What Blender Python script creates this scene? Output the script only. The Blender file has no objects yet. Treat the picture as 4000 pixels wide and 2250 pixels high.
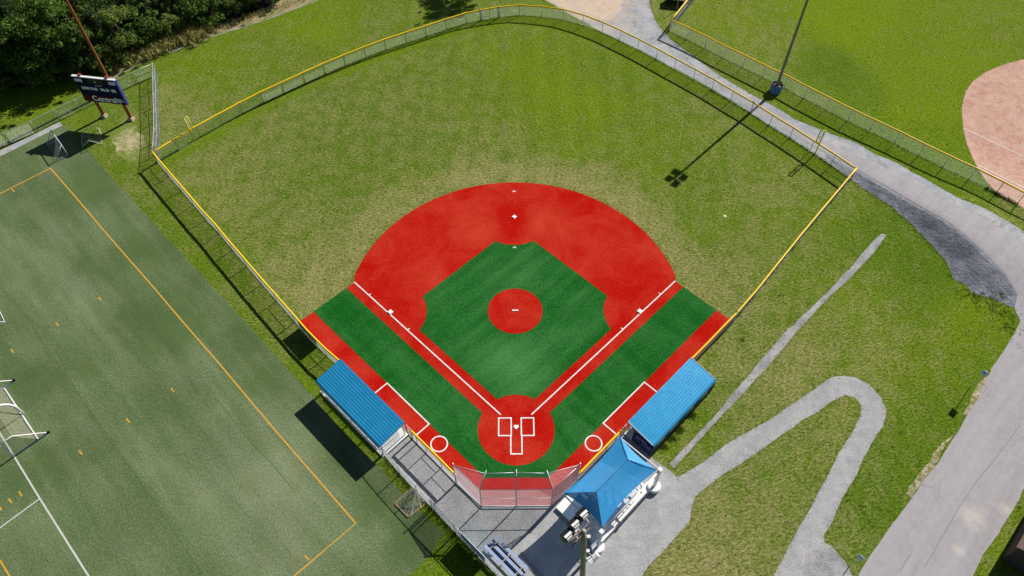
import bpy, bmesh, math, random
from mathutils import Vector, Matrix, noise as mnoise
from mathutils.geometry import tessellate_polygon
random.seed(7)
R = math.radians
C = bpy.context.scene.collection
SC = bpy.context.scene

# ------------------------------------------------------------------ camera
CAM = (-0.5817, -29.4579, 61.3958)
YAW, PIT, ROL, FPX = 0.0060156, 0.933434, 0.0014118, 2875.018
_f = Vector((math.sin(YAW)*math.cos(PIT), math.cos(YAW)*math.cos(PIT), -math.sin(PIT)))
_r = Vector((math.cos(YAW), -math.sin(YAW), 0)); _u = _r.cross(_f)
_r2 = _r*math.cos(ROL)+_u*math.sin(ROL); _u2 = -_r*math.sin(ROL)+_u*math.cos(ROL)
cd = bpy.data.cameras.new('camera'); cam = bpy.data.objects.new('camera', cd); C.objects.link(cam)
cam.matrix_world = Matrix(((_r2.x, _u2.x, -_f.x, CAM[0]), (_r2.y, _u2.y, -_f.y, CAM[1]), (_r2.z, _u2.z, -_f.z, CAM[2]), (0, 0, 0, 1)))
cd.sensor_fit = 'HORIZONTAL'; cd.sensor_width = 36.0; cd.lens = FPX/4000*36.0
cd.clip_start = 1.0; cd.clip_end = 2000
SC.camera = cam
SC.render.resolution_x = 1024; SC.render.resolution_y = 576

# ------------------------------------------------------------------ light
SUN_EL, SHX, SHY = R(35), -0.692, -0.722
wd = bpy.data.worlds.new('World'); SC.world = wd; wd.use_nodes = True
nt = wd.node_tree; bg = nt.nodes['Background']
sky = nt.nodes.new('ShaderNodeTexSky'); sky.sky_type = 'NISHITA'; sky.sun_disc = False; sky.air_density = .6; sky.dust_density = .4
sky.sun_elevation = SUN_EL; sky.sun_rotation = math.atan2(-SHX, -SHY)
nt.links.new(sky.outputs[0], bg.inputs[0]); bg.inputs[1].default_value = 0.05
sl = bpy.data.lights.new('sun', 'SUN'); sl.energy = 5.0; sl.angle = R(0.5); sl.color = (1.0, 0.955, 0.89)
so = bpy.data.objects.new('sun', sl); C.objects.link(so); so.location = (30, 30, 60)
sd = Vector((SHX*math.cos(SUN_EL), SHY*math.cos(SUN_EL), -math.sin(SUN_EL)))
so.rotation_euler = sd.to_track_quat('-Z', 'Y').to_euler()
SC.view_settings.view_transform = 'Standard'; SC.view_settings.look = 'None'
SC.view_settings.exposure = 0.27; SC.view_settings.gamma = 1.0

# ------------------------------------------------------------------ survey: photo pixel -> point on the terrain
def ray(x, y):
    return _f + _r2*((x-2000)/FPX) - _u2*((y-1125)/FPX)
def at(x, y, z=0.0):
    d = ray(x, y); t = (z-CAM[2])/d.z
    return (CAM[0]+t*d.x, CAM[1]+t*d.y)
CREST_PX = [(3100, 535, 0), (3194, 585, .05), (3345, 665, .3), (3516, 766, .68), (3699, 869, 1.3), (3811, 962, 1.4), (3932, 1082, .7), (3980, 1150, .1), (3998, 1215, 0)]
TOE_PX = [(3186, 603), (3272, 663), (3330, 706), (3369, 729), (3442, 779), (3489, 810), (3559, 872), (3637, 954), (3699, 1020), (3722, 1086), (3776, 1113), (3796, 1143), (3893, 1174), (3963, 1202)]
CREST = [(at(x, y, z)+(z,)) for x, y, z in CREST_PX]
TOE = [at(x, y) for x, y in TOE_PX]
def seg_near(p, pl):
    best = (1e9, 0, 0, 0)
    for i in range(len(pl)-1):
        a, b = pl[i], pl[i+1]
        dx, dy = b[0]-a[0], b[1]-a[1]; L2 = dx*dx+dy*dy
        t = max(0, min(1, ((p[0]-a[0])*dx+(p[1]-a[1])*dy)/L2))
        d = math.hypot(p[0]-a[0]-t*dx, p[1]-a[1]-t*dy)
        if d < best[0]:
            best = (d, i, t, dx*(p[1]-a[1])-dy*(p[0]-a[0]))
    return best
def sstep(x): x = max(0, min(1, x)); return x*x*(3-2*x)
def H0(x, y):
    if x < 28 or x > 78 or y < 2 or y > 56: return 0.0
    d, i, t, side = seg_near((x, y), CREST)
    z = CREST[i][2]*(1-t)+CREST[i+1][2]*t
    if side < 0:                       # towards the lawn: the bank falls to its toe
        dt, j, tt, s2 = seg_near((x, y), TOE)
        if s2 < 0: return 0.0
        return z*dt/(dt+d+1e-6)
    return z*(1-sstep((d-1.5)/15))
GX0, GX1, GY0, GY1 = -95, 95, -32, 108
HG = {}
CS = .5
for gi in range(int(28/CS), int(79/CS)+1):
    for gj in range(0, int(57/CS)+1): HG[(gi, gj)] = H0(gi*CS, gj*CS)
for _ in range(3):                      # round the crest and the toe of the bank
    HG = {(i, j): (HG[(i, j)]*2+sum(HG.get((i+a, j+b), 0) for a, b in ((1, 0), (-1, 0), (0, 1), (0, -1))))/6 for (i, j) in HG}
def H(x, y):
    if x < 28 or x > 79 or y < 0 or y > 57: return 0.0
    x /= CS; y /= CS; i, j = math.floor(x), math.floor(y); fx, fy = x-i, y-j
    a = HG.get((i, j), 0); b = HG.get((i+1, j), 0); c = HG.get((i+1, j+1), 0); d = HG.get((i, j+1), 0)
    if fx >= fy: return a+(b-a)*fx+(c-b)*fy
    return a+(c-d)*fx+(d-a)*fy
def G(x, y, h=0.0):
    z = h
    for k in range(24):
        p = at(x, y, z); z = z*.5+(H(*p)+h)*.5
    return p
def uv(s, u, v, z=0.0):                # field frame: u along the foul line, v away from it
    return (s*(u+v)*.70711, (u-v)*.70711, z)

# ------------------------------------------------------------------ node helpers
class N:
    def __init__(s, name, rough=.8, spec=.3, metal=0.0):
        s.m = bpy.data.materials.new(name); s.m.use_nodes = True; s.t = s.m.node_tree
        s.b = s.t.nodes['Principled BSDF']; s.b.inputs['Roughness'].default_value = rough
        s.b.inputs['Specular IOR Level'].default_value = spec; s.b.inputs['Metallic'].default_value = metal
        s.co = s.t.nodes.new('ShaderNodeTexCoord').outputs['Object']
    def n(s, typ, **kw):
        nd = s.t.nodes.new(typ)
        for k, v in kw.items(): setattr(nd, k, v)
        return nd
    def l(s, a, b): s.t.links.new(a, b)
    def set(s, sock, v):
        if hasattr(v, 'is_linked') or hasattr(v, 'links'): s.l(v, sock)
        elif isinstance(v, (tuple, list)): sock.default_value = tuple(v)+((1,) if len(v) == 3 and len(sock.default_value) == 4 else ())
        else: sock.default_value = v
    def map(s, scale=(1, 1, 1), rot=0, vec=None):
        nd = s.n('ShaderNodeMapping'); s.l(vec or s.co, nd.inputs[0]); nd.inputs['Rotation'].default_value = (0, 0, rot)
        n2 = s.n('ShaderNodeMapping'); s.l(nd.outputs[0], n2.inputs[0]); n2.inputs['Scale'].default_value = scale; return n2.outputs[0]
    def noise(s, scale, detail=4, rough=.6, vec=None, dist=0):
        nd = s.n('ShaderNodeTexNoise'); s.l(vec or s.co, nd.inputs['Vector'])
        nd.inputs['Scale'].default_value = scale; nd.inputs['Detail'].default_value = detail
        nd.inputs['Roughness'].default_value = rough; nd.inputs['Distortion'].default_value = dist
        return nd.outputs[0]
    def rng(s, v, a, b, c=0, d=1, clamp=True):
        nd = s.n('ShaderNodeMapRange'); nd.clamp = clamp; s.l(v, nd.inputs[0])
        for i, q in enumerate((a, b, c, d)): nd.inputs[i+1].default_value = q
        return nd.outputs[0]
    def mth(s, op, a, b=0.0):
        nd = s.n('ShaderNodeMath', operation=op); s.set(nd.inputs[0], a); s.set(nd.inputs[1], b); return nd.outputs[0]
    def mix(s, f, a, b, mode='MIX'):
        nd = s.n('ShaderNodeMix', data_type='RGBA', blend_type=mode)
        s.set(nd.inputs[0], f); s.set(nd.inputs[6], a); s.set(nd.inputs[7], b); return nd.outputs[2]
    def blob(s, x, y, r, soft=1.0):
        nd = s.n('ShaderNodeVectorMath', operation='DISTANCE'); s.l(s.co, nd.inputs[0]); nd.inputs[1].default_value = (x, y, 0)
        return s.rng(nd.outputs['Value'], r, r*(1-soft), 0, 1)
    def bump(s, h, st=.5, dist=.05):
        nd = s.n('ShaderNodeBump'); nd.inputs['Strength'].default_value = st; nd.inputs['Distance'].default_value = dist
        s.l(h, nd.inputs['Height']); s.l(nd.outputs[0], s.b.inputs['Normal']); return nd.outputs[0]
    def col(s, c): s.set(s.b.inputs['Base Color'], c)
def simple(name, c, rough=.6, metal=0.0, spec=.4, var=.12, sc=3.0, bump=0.0):
    k = N(name, rough, spec, metal)
    n1 = k.noise(sc, 5); n2 = k.noise(sc*6, 3)
    f = k.rng(n1, .3, .7, 1-var, 1+var, False)
    f2 = k.rng(n2, .3, .7, 1-var*.6, 1+var*.6, False)
    k.col(k.mix(1.0, k.mix(1.0, c, f, 'MULTIPLY'), f2, 'MULTIPLY'))
    if bump: k.bump(n2, bump, .02)
    return k.m

_a, _b = at(388, 880), at(1000, 1592); SIDE = math.pi/2-math.atan2(_b[1]-_a[1], _b[0]-_a[0])
# ---- ground materials
def grass_mat():
    k = N('lawn', 1.0, .03)
    at_ = k.n('ShaderNodeAttribute'); at_.attribute_name = 'tint'
    sp = k.n('ShaderNodeSeparateColor'); k.l(at_.outputs['Color'], sp.inputs[0])
    dry, lush, deep = sp.outputs[0], sp.outputs[1], sp.outputs[2]
    wv = k.map((1, 1, 1), .3)
    patch = k.noise(.55, 7, .62); clump = k.noise(2.6, 5, .62, k.map((1, 2.0, 1), -.35)); fine = k.noise(11, 4, .75, wv); streak = k.noise(.9, 3, .5, k.map((1, .12, 1), .15))
    huge = k.noise(.12, 4, .6)
    # dryness with local break-up
    d = k.mth('ADD', k.mth('MULTIPLY', dry, 1.0), k.mth('MULTIPLY', k.mth('SUBTRACT', patch, .5), 1.7))
    d = k.mth('ADD', d, k.mth('MULTIPLY', k.mth('SUBTRACT', clump, .5), 1.45))
    d = k.mth('ADD', d, k.mth('MULTIPLY', k.mth('SUBTRACT', fine, .5), 1.0))
    d = k.mth('ADD', d, k.mth('MULTIPLY', k.mth('SUBTRACT', streak, .5), .5))
    dr_ = k.n('ShaderNodeVectorMath', operation='DISTANCE'); k.l(k.co, dr_.inputs[0]); dr_.inputs[1].default_value = (0, 14, 0)
    ring_ = k.mth('MULTIPLY', k.rng(dr_.outputs['Value'], 17, 18.0), k.rng(dr_.outputs['Value'], 22.5, 18.6))
    sy = k.n('ShaderNodeSeparateXYZ'); k.l(k.co, sy.inputs[0]); ring_ = k.mth('MULTIPLY', ring_, k.rng(sy.outputs[1], 14, 18))
    d = k.mth('ADD', d, k.mth('MULTIPLY', ring_, .28))
    d = k.rng(d, .2, 1.25)
    lu = k.rng(k.mth('ADD', lush, k.mth('MULTIPLY', k.mth('SUBTRACT', huge, .5), .8)), 0, 1)
    green = k.mix(lu, (.122, .195, .021), (.185, .268, .009))
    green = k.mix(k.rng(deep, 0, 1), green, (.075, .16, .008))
    c = k.mix(d, green, (.385, .335, .145))
    c = k.mix(k.rng(patch, .56, .72, 0, .5), c, (.09, .165, .01))
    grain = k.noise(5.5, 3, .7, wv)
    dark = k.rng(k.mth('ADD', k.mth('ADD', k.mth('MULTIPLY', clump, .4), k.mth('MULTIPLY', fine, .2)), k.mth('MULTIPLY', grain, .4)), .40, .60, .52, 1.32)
    sx = k.n('ShaderNodeSeparateXYZ'); k.l(k.co, sx.inputs[0])
    wob = k.mth('ADD', k.mth('MULTIPLY', sx.outputs[0], 1.9), k.mth('MULTIPLY', k.noise(.15, 2), 2.0))
    st_ = k.rng(k.mth('SINE', wob), -.4, .4, .965, 1.035)
    c = k.mix(k.blob(3, 50, 24, .5), c, k.mix(1.0, c, st_, 'MULTIPLY'))
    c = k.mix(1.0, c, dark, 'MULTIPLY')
    k.col(c)
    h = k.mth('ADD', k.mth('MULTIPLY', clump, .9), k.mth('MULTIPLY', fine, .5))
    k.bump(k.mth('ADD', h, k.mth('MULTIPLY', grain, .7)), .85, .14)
    return k.m
def turf_mat(name, base, worn_sheen, wear_sheen_amt, blobs=(), sweep=None, fibre=.22, bands=None):
    k = N(name, 1.0, .04)
    fine = k.noise(6.5, 4, .85); mid = k.noise(2.4, 5, .65); big = k.noise(.22, 5, .6, dist=.6)
    f = k.rng(big, .35, .68, 0, 1)
    if sweep is not None:
        st = k.noise(.9, 3, .55, k.map((1, .13, 1), sweep)); st2 = k.noise(.35, 3, .5, k.map((1, .2, 1), sweep))  # stretched streaks paint the turf's reflection pattern in with the wear
        f = k.mth('ADD', k.mth('MULTIPLY', f, .25), k.rng(k.mth('ADD', k.mth('MULTIPLY', st, .5), k.mth('MULTIPLY', st2, .5)), .40, .62, 0, .42))
    for x, y, r, a in blobs:
        f = k.mth('ADD', f, k.mth('MULTIPLY', k.blob(x, y, r), a))
    f = k.mth('ADD', f, k.mth('MULTIPLY', k.mth('SUBTRACT', mid, .5), .55))
    f = k.mth('ADD', f, k.mth('MULTIPLY', k.mth('SUBTRACT', fine, .5), 2.2))
    c = k.mix(k.mth('MULTIPLY', k.rng(f, 0.05, 1.25), wear_sheen_amt), base, worn_sheen)
    c = k.mix(1.0, c, k.rng(fine, .3, .7, 1-fibre, 1+fibre, False), 'MULTIPLY')
    if name == 'sports_turf': c = k.mix(k.rng(k.noise(.5, 5, .6), .5, .75, 0, .35), c, (.15, .17, .06))
    if bands:
        for bx, by, per, am in bands:
            dt = k.n('ShaderNodeVectorMath', operation='DOT_PRODUCT'); k.l(k.co, dt.inputs[0]); dt.inputs[1].default_value = (bx*6.283/per, by*6.283/per, 0)
            c = k.mix(1.0, c, k.rng(k.mth('SINE', dt.outputs['Value']), -.35, .35, 1-am, 1+am), 'MULTIPLY')
    k.col(c); k.bump(k.mth('ADD', fine, k.mth('MULTIPLY', mid, .5)), .45, .03)
    return k.m
def stone_mat(name, c1, c2, sc=9.0, b=.5, blotch=(.4, .6), extra=None, dist=.04, spots=None):
    k = N(name, .92, .2)
    n1 = k.noise(.5, 6, .6); n2 = k.noise(sc, 5, .8); n3 = k.noise(sc*.22, 5, .7)
    c = k.mix(k.rng(n1, blotch[0], blotch[1]), c1, c2)
    am = .12 if name == 'asphalt' else .3
    c = k.mix(1.0, c, k.rng(n2, .3, .7, 1-am, 1+am, False), 'MULTIPLY')
    c = k.mix(1.0, c, k.rng(n3, .3, .7, .88, 1.1, False), 'MULTIPLY')
    if extra: c = extra(k, c)
    k.col(c); k.bump(k.mth('ADD', n2, n3), b, dist)
    return k.m
def road_extra(k, c):
    ls_ = k.noise(.8, 4, .6, k.map((1, .06, 1), R(45))); c = k.mix(k.rng(ls_, .40, .62, 0, .55), c, (.44, .415, .425)); c = k.mix(k.rng(k.noise(2.2, 3, .6, k.map((1, .05, 1), R(45))), .58, .72, 0, .2), c, (.27, .25, .265))
    for bx, by, br in ((3805, 2020, 1.5), (3925, 1985, .8), (3745, 2150, .7)): c = k.mix(k.mth('MULTIPLY', k.blob(*at(bx, by), br), k.rng(k.noise(1.2, 4), .3, .6, .2, .8)), c, (.60, .56, .50))
    vo = k.n('ShaderNodeTexVoronoi', feature='DISTANCE_TO_EDGE'); k.l(k.map((.35, 1.0, 1), -.95), vo.inputs['Vector']); vo.inputs['Scale'].default_value = .45
    w = k.noise(.12, 2)
    cr = k.mth('MULTIPLY', k.rng(vo.outputs['Distance'], 0, .012, 1, 0), k.rng(w, .5, .6, 0, .35))
    c = k.mix(cr, c, (.16, .15, .16))
    sc = k.noise(.16, 4, .6); c = k.mix(k.rng(sc, .60, .72, 0, .3), c, (.46, .44, .42))
    al = k.n('ShaderNodeTexVoronoi', feature='DISTANCE_TO_EDGE'); al.inputs['Scale'].default_value = 3.2; k.l(k.co, al.inputs['Vector'])
    a2 = k.mth('MULTIPLY', k.rng(al.outputs['Distance'], 0, .05, .45, 0), k.blob(*at(3885, 1555), 5.5))
    return k.mix(a2, c, (.17, .15, .16))
M = {}
M['lawn'] = grass_mat()
RED, REDW = (.435, .0048, .0020), (.58, .065, .032)
GRN, GRNW = (.005, .095, .009), (.065, .225, .062)
M['red'] = turf_mat('red_turf', RED, REDW, .65, [(4.6, 23.5, 4.5, .6), (-4.6, 23.5, 4.5, .55), (-9, 17.5, 4, .35), (9, 17.5, 4, .3), (2.4, 24.5, 1.8, .5), (-1, .1, 1.1, .7), (-.2, -1.6, 1, .5), (-6, -2.6, 3, .5)], None, .22)
M['red_path'] = turf_mat('red_path_turf', RED, REDW, .4, [], R(45), .22)
M['green_l'] = turf_mat('green_turf_lane', GRN, GRNW, .85, [], R(-45), .26, [(-.707, .707, 1.9, .045)])  # diagonal bands put the sheen lines of the green turf into its colour
M['green'] = turf_mat('green_turf', GRN, GRNW, .95, [(0, 6.5, 4.5, .8), (3.5, 10.5, 3.5, .25), (-4, 9, 4, .25), (.5, 17.5, 5, .3)], R(45), .26, [(-.707, .707, 1.9, .045)])
M['turf_fb'] = turf_mat('sports_turf', (.085, .135, .048), (.24, .28, .165), .95, [(*at(x_, y_), r_, a_) for x_, y_, r_, a_ in ((650,1220,5.5,-.4),(720,1310,3.5,-.4),(930,1350,3.5,-.4),(1060,1470,3,-.4),(110,1480,4,-.4),(140,1850,4,-.35),(320,720,5,-.45),(560,1010,5,-.45),(1330,1780,3,-.4),(1450,1960,3,-.4),(1600,2120,3,-.4),(1150,1900,10,.35),(900,1850,9,.35),(850,1120,2.5,.4),(760,1010,2.5,.35),(300,1150,5,.35),(160,980,6,.25),(800,1400,4,.25),(1100,2150,7,.3))], SIDE, .3, [(.74, .67, 9.2, .035), (-.67, .74, 9.1, .03)])
M['gravel'] = stone_mat('grey_gravel', (.42, .42, .415), (.345, .35, .355), 6.5, .8)
M['gravel_coarse'] = stone_mat('coarse_gravel', (.44, .43, .43), (.30, .30, .31), 7, 1.0, dist=.09)
def lane_extra(k, c):
    g = k.noise(1.6, 6, .7); m = k.mth('MULTIPLY', k.rng(g, .52, .62, 0, .75), k.rng(k.noise(.25, 3), .45, .6))
    c = k.mix(m, c, (.16, .20, .06))
    return k.mix(k.mth('MULTIPLY', k.blob(8, 68, 12, .5), k.rng(k.noise(.6, 5), .35, .6)), c, (.60, .47, .34))
M['lane'] = stone_mat('lane_gravel', (.42, .42, .435), (.32, .335, .37), 6, .6, extra=lane_extra)
M['bank'] = stone_mat('bank_gravel', (.35, .36, .41), (.23, .24, .29), 2.6, 1.0, dist=.5)
M['road'] = stone_mat('asphalt', (.37, .345, .36), (.35, .33, .345), 7, .2, extra=road_extra, dist=.02)
def verge_extra(k, c):
    return k.mix(k.rng(k.noise(2.2, 5, .7), .42, .56), c, (.20, .20, .05))
M['verge'] = stone_mat('verge_grit', (.50, .43, .30), (.40, .36, .27), 6, .8, extra=verge_extra, dist=.06)
M['sand'] = stone_mat('sandy_soil', (.62, .48, .36), (.54, .44, .36), 6, .5)
def clay_extra(k, c):
    s = k.noise(1.1, 5, .65, k.map((1, .7, 1), .5), .8); c = k.mix(k.rng(s, .50, .70, 0, .6), c, (.36, .135, .085))
    return k.mix(k.rng(k.noise(4, 3, .6), .60, .66, 0, .5), c, (.30, .14, .10))
M['clay'] = stone_mat('infield_clay', (.58, .37, .285), (.52, .31, .24), 7, .4, extra=clay_extra)
M['bare'] = stone_mat('dry_litter', (.40, .32, .18), (.26, .25, .10), 5, .8, dist=.08)
def bare_extra(k, c):
    cx_, cy_ = at(508, 552); ds = k.n('ShaderNodeVectorMath', operation='DISTANCE'); k.l(k.co, ds.inputs[0]); ds.inputs[1].default_value = (cx_, cy_, 0)
    f = k.mth('ADD', k.noise(1.2, 7, .75), k.mth('MULTIPLY', ds.outputs['Value'], .07))
    return k.mix(k.rng(f, .52, .68, 0, 1), c, (.15, .215, .03))
M['baresoil'] = stone_mat('worn_pale_grass', (.52, .44, .27), (.42, .36, .20), 6, .5, extra=bare_extra)
M['white_line'] = simple('white_turf_line', (.80, .79, .77), .9, var=.16, sc=2.5)
M['faded_line'] = simple('faded_white_line', (.58, .60, .56), .85, var=.10, sc=6)
M['yellow_line'] = simple('yellow_turf_line', (.62, .34, .035), .85, var=.15, sc=6)
M['concrete'] = simple('concrete', (.62, .60, .56), .85, var=.1, sc=1.5, bump=.2)
M['concrete_white'] = simple('pale_concrete', (.86, .84, .80), .8, var=.07, sc=1.5, bump=.15)
M['tan_concrete'] = simple('tan_concrete', (.40, .31, .22), .9, var=.2, sc=4, bump=.4)
M['kerb'] = simple('kerb_concrete', (.50, .50, .48), .85, var=.15, sc=2, bump=.3)
# ---- object materials
M['galv'] = simple('galvanised_steel', (.58, .60, .61), .45, .25, var=.12, sc=4)
M['wire'] = simple('chain_link_wire', (.60, .64, .64), .5, .2, var=.1, sc=2)
M['yellow'] = simple('yellow_plastic', (.95, .62, .004), .45, var=.05, sc=3)
M['yellowp'] = simple('yellow_paint', (.92, .82, .02), .5, var=.08, sc=3)
M['white'] = simple('white_paint', (.80, .80, .80), .5, var=.05, sc=3)
M['bag'] = simple('white_rubber', (.86, .86, .84), .7, var=.03, sc=6)
M['black'] = simple('black_housing', (.012, .012, .014), .4, var=.2)
M['navy'] = simple('navy_panel', (.006, .009, .05), .7, spec=.1, var=.12, sc=1)
M['navy_mesh'] = simple('navy_windscreen', (.02, .035, .095), .8, var=.15, sc=3, bump=.2)
M['maroon'] = simple('maroon_panel', (.11, .006, .012), .7, spec=.1, var=.15, sc=2)
M['blue_trim'] = simple('blue_trim', (.03, .04, .35), .4)
M['letter'] = simple('letter_white', (.88, .97, 1.0), .6, var=.04)
M['banner'] = simple('blue_banner', (.045, .17, .40), .7, var=.12, sc=1.2)
M['banner_l'] = simple('sky_blue_banner', (.22, .48, .66), .7, var=.12, sc=1.2)
M['steel_red'] = simple('rusty_red_steel', (.26, .055, .03), .7, .1, var=.35, sc=2, bump=.3)
M['rubber'] = simple('black_rubber', (.02, .02, .025), .8)
M['net'] = simple('net_cord', (.50, .48, .36), .9, var=.1)
M['net_w'] = simple('white_net_cord', (.75, .74, .68), .9, var=.1)
M['orange'] = simple('orange_tube', (.62, .36, .25), .6, var=.15, sc=4)
M['blue_steel'] = simple('blue_grey_tube', (.25, .42, .66), .5, .2, var=.1)
M['seat_blue'] = simple('blue_grey_plank', (.34, .42, .62), .5, .2, var=.1, sc=2)
M['seat_navy_shaded'] = simple('shaded_navy_plank', (.05, .07, .20), .5, .1, var=.1, sc=2)  # navy tone puts the shade on the foot planks into their colour
M['alu'] = simple('aluminium_plank', (.74, .75, .77), .35, .4, var=.05, sc=2)
M['wood_pale'] = simple('pale_wood', (.50, .38, .28), .8, var=.2, sc=6)
M['roof_brown'] = simple('brown_shingle', (.16, .10, .09), .85, var=.25, sc=4, bump=.4)
M['wall_brown'] = simple('dark_cladding', (.07, .05, .045), .85, var=.2, sc=2)
M['planter'] = simple('blue_ribbed_plastic', (.07, .19, .42), .45, var=.12, sc=2)
M['soil'] = simple('dark_soil', (.055, .035, .03), .95, var=.4, sc=9, bump=.8)
M['rock'] = simple('pale_rock', (.45, .38, .33), .9, var=.25, sc=9, bump=.5)
M['plant'] = simple('leafy_green', (.03, .16, .04), .8, var=.3, sc=9)
def pole_wood(name, c1, c2):
    k = N(name, .85, .2); g = k.noise(1.0, 6, .7, k.map((14, 14, 1.2))); k.col(k.mix(k.rng(g, .35, .65), c1, c2)); k.bump(g, .5, .02); return k.m
M['wood'] = pole_wood('weathered_pole', (.36, .31, .27), (.18, .15, .13))
M['wood_green'] = pole_wood('treated_pole', (.42, .40, .28), (.27, .25, .17))
M['wood_rust'] = pole_wood('rust_brown_pole', (.44, .15, .05), (.12, .045, .02))
def roof_mat():
    k = N('blue_roof_steel', .3, .5, .15); n1 = k.noise(.8, 5); n2 = k.noise(6, 4)
    k.col(k.mix(k.rng(n1, .3, .7), (.018, .28, .55), (.028, .34, .63)))
    k.set(k.b.inputs['Roughness'], k.rng(n2, .3, .7, .26, .42)); return k.m
M['roof'] = roof_mat()
def fabric_mat(name, c, tr):
    k = N(name, .42, 1.0); k.b.inputs['Sheen Weight'].default_value = .3; k.b.inputs['Sheen Roughness'].default_value = .4; n1 = k.noise(.7, 4); k.col(k.mix(k.rng(n1, .3, .7), c, tuple(q*1.12 for q in c)))
    tl = k.n('ShaderNodeBsdfTranslucent'); tl.inputs[0].default_value = tuple(c)+(1,)
    tp = k.n('ShaderNodeBsdfTransparent'); tp.inputs[0].default_value = (.35, .6, .95, 1)
    m1 = k.n('ShaderNodeMixShader'); m1.inputs[0].default_value = .12; k.l(k.b.outputs[0], m1.inputs[1]); k.l(tl.outputs[0], m1.inputs[2])
    m2 = k.n('ShaderNodeMixShader'); m2.inputs[0].default_value = tr; k.l(m1.outputs[0], m2.inputs[1]); k.l(tp.outputs[0], m2.inputs[2])
    k.l(m2.outputs[0], k.t.nodes['Material Output'].inputs[0]); return k.m
M['shade'] = fabric_mat('blue_shade_cloth', (.022, .31, .66), .10)
def leaf_mat(name, c1, c2, c3):
    k = N(name, .65, .25)
    oi = k.n('ShaderNodeObjectInfo'); n1 = k.noise(.5, 4); n2 = k.noise(3.5, 2)
    c = k.mix(k.rng(n1, .35, .65), c1, c2); c = k.mix(k.rng(n2, .45, .7, 0, .6), c, c3)
    c = k.mix(1.0, c, k.rng(oi.outputs['Random'], 0, 1, .75, 1.2), 'MULTIPLY')
    k.col(c)
    tl = k.n('ShaderNodeBsdfTranslucent'); k.l(c, tl.inputs[0])
    m1 = k.n('ShaderNodeMixShader'); m1.inputs[0].default_value = .25; k.l(k.b.outputs[0], m1.inputs[1]); k.l(tl.outputs[0], m1.inputs[2])
    k.l(m1.outputs[0], k.t.nodes['Material Output'].inputs[0]); return k.m
M['leaf'] = leaf_mat('broad_leaves', (.050, .115, .013), (.10, .19, .022), (.19, .27, .045))
M['needle'] = leaf_mat('pine_needles', (.030, .070, .018), (.05, .10, .025), (.09, .13, .035))
M['leaf_l'] = leaf_mat('light_leaves', (.15, .23, .03), (.20, .27, .05), (.20, .24, .06))
M['weed'] = leaf_mat('tall_weeds', (.62, .58, .22), (.72, .62, .32), (.36, .44, .10))
M['tuft'] = leaf_mat('grass_blades', (.08, .15, .016), (.12, .20, .02), (.05, .10, .012))
M['tuft_l'] = leaf_mat('bright_grass_blades', (.18, .28, .02), (.24, .32, .03), (.12, .2, .015))
M['bark'] = pole_wood('bark', (.16, .12, .09), (.07, .05, .04))

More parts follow.
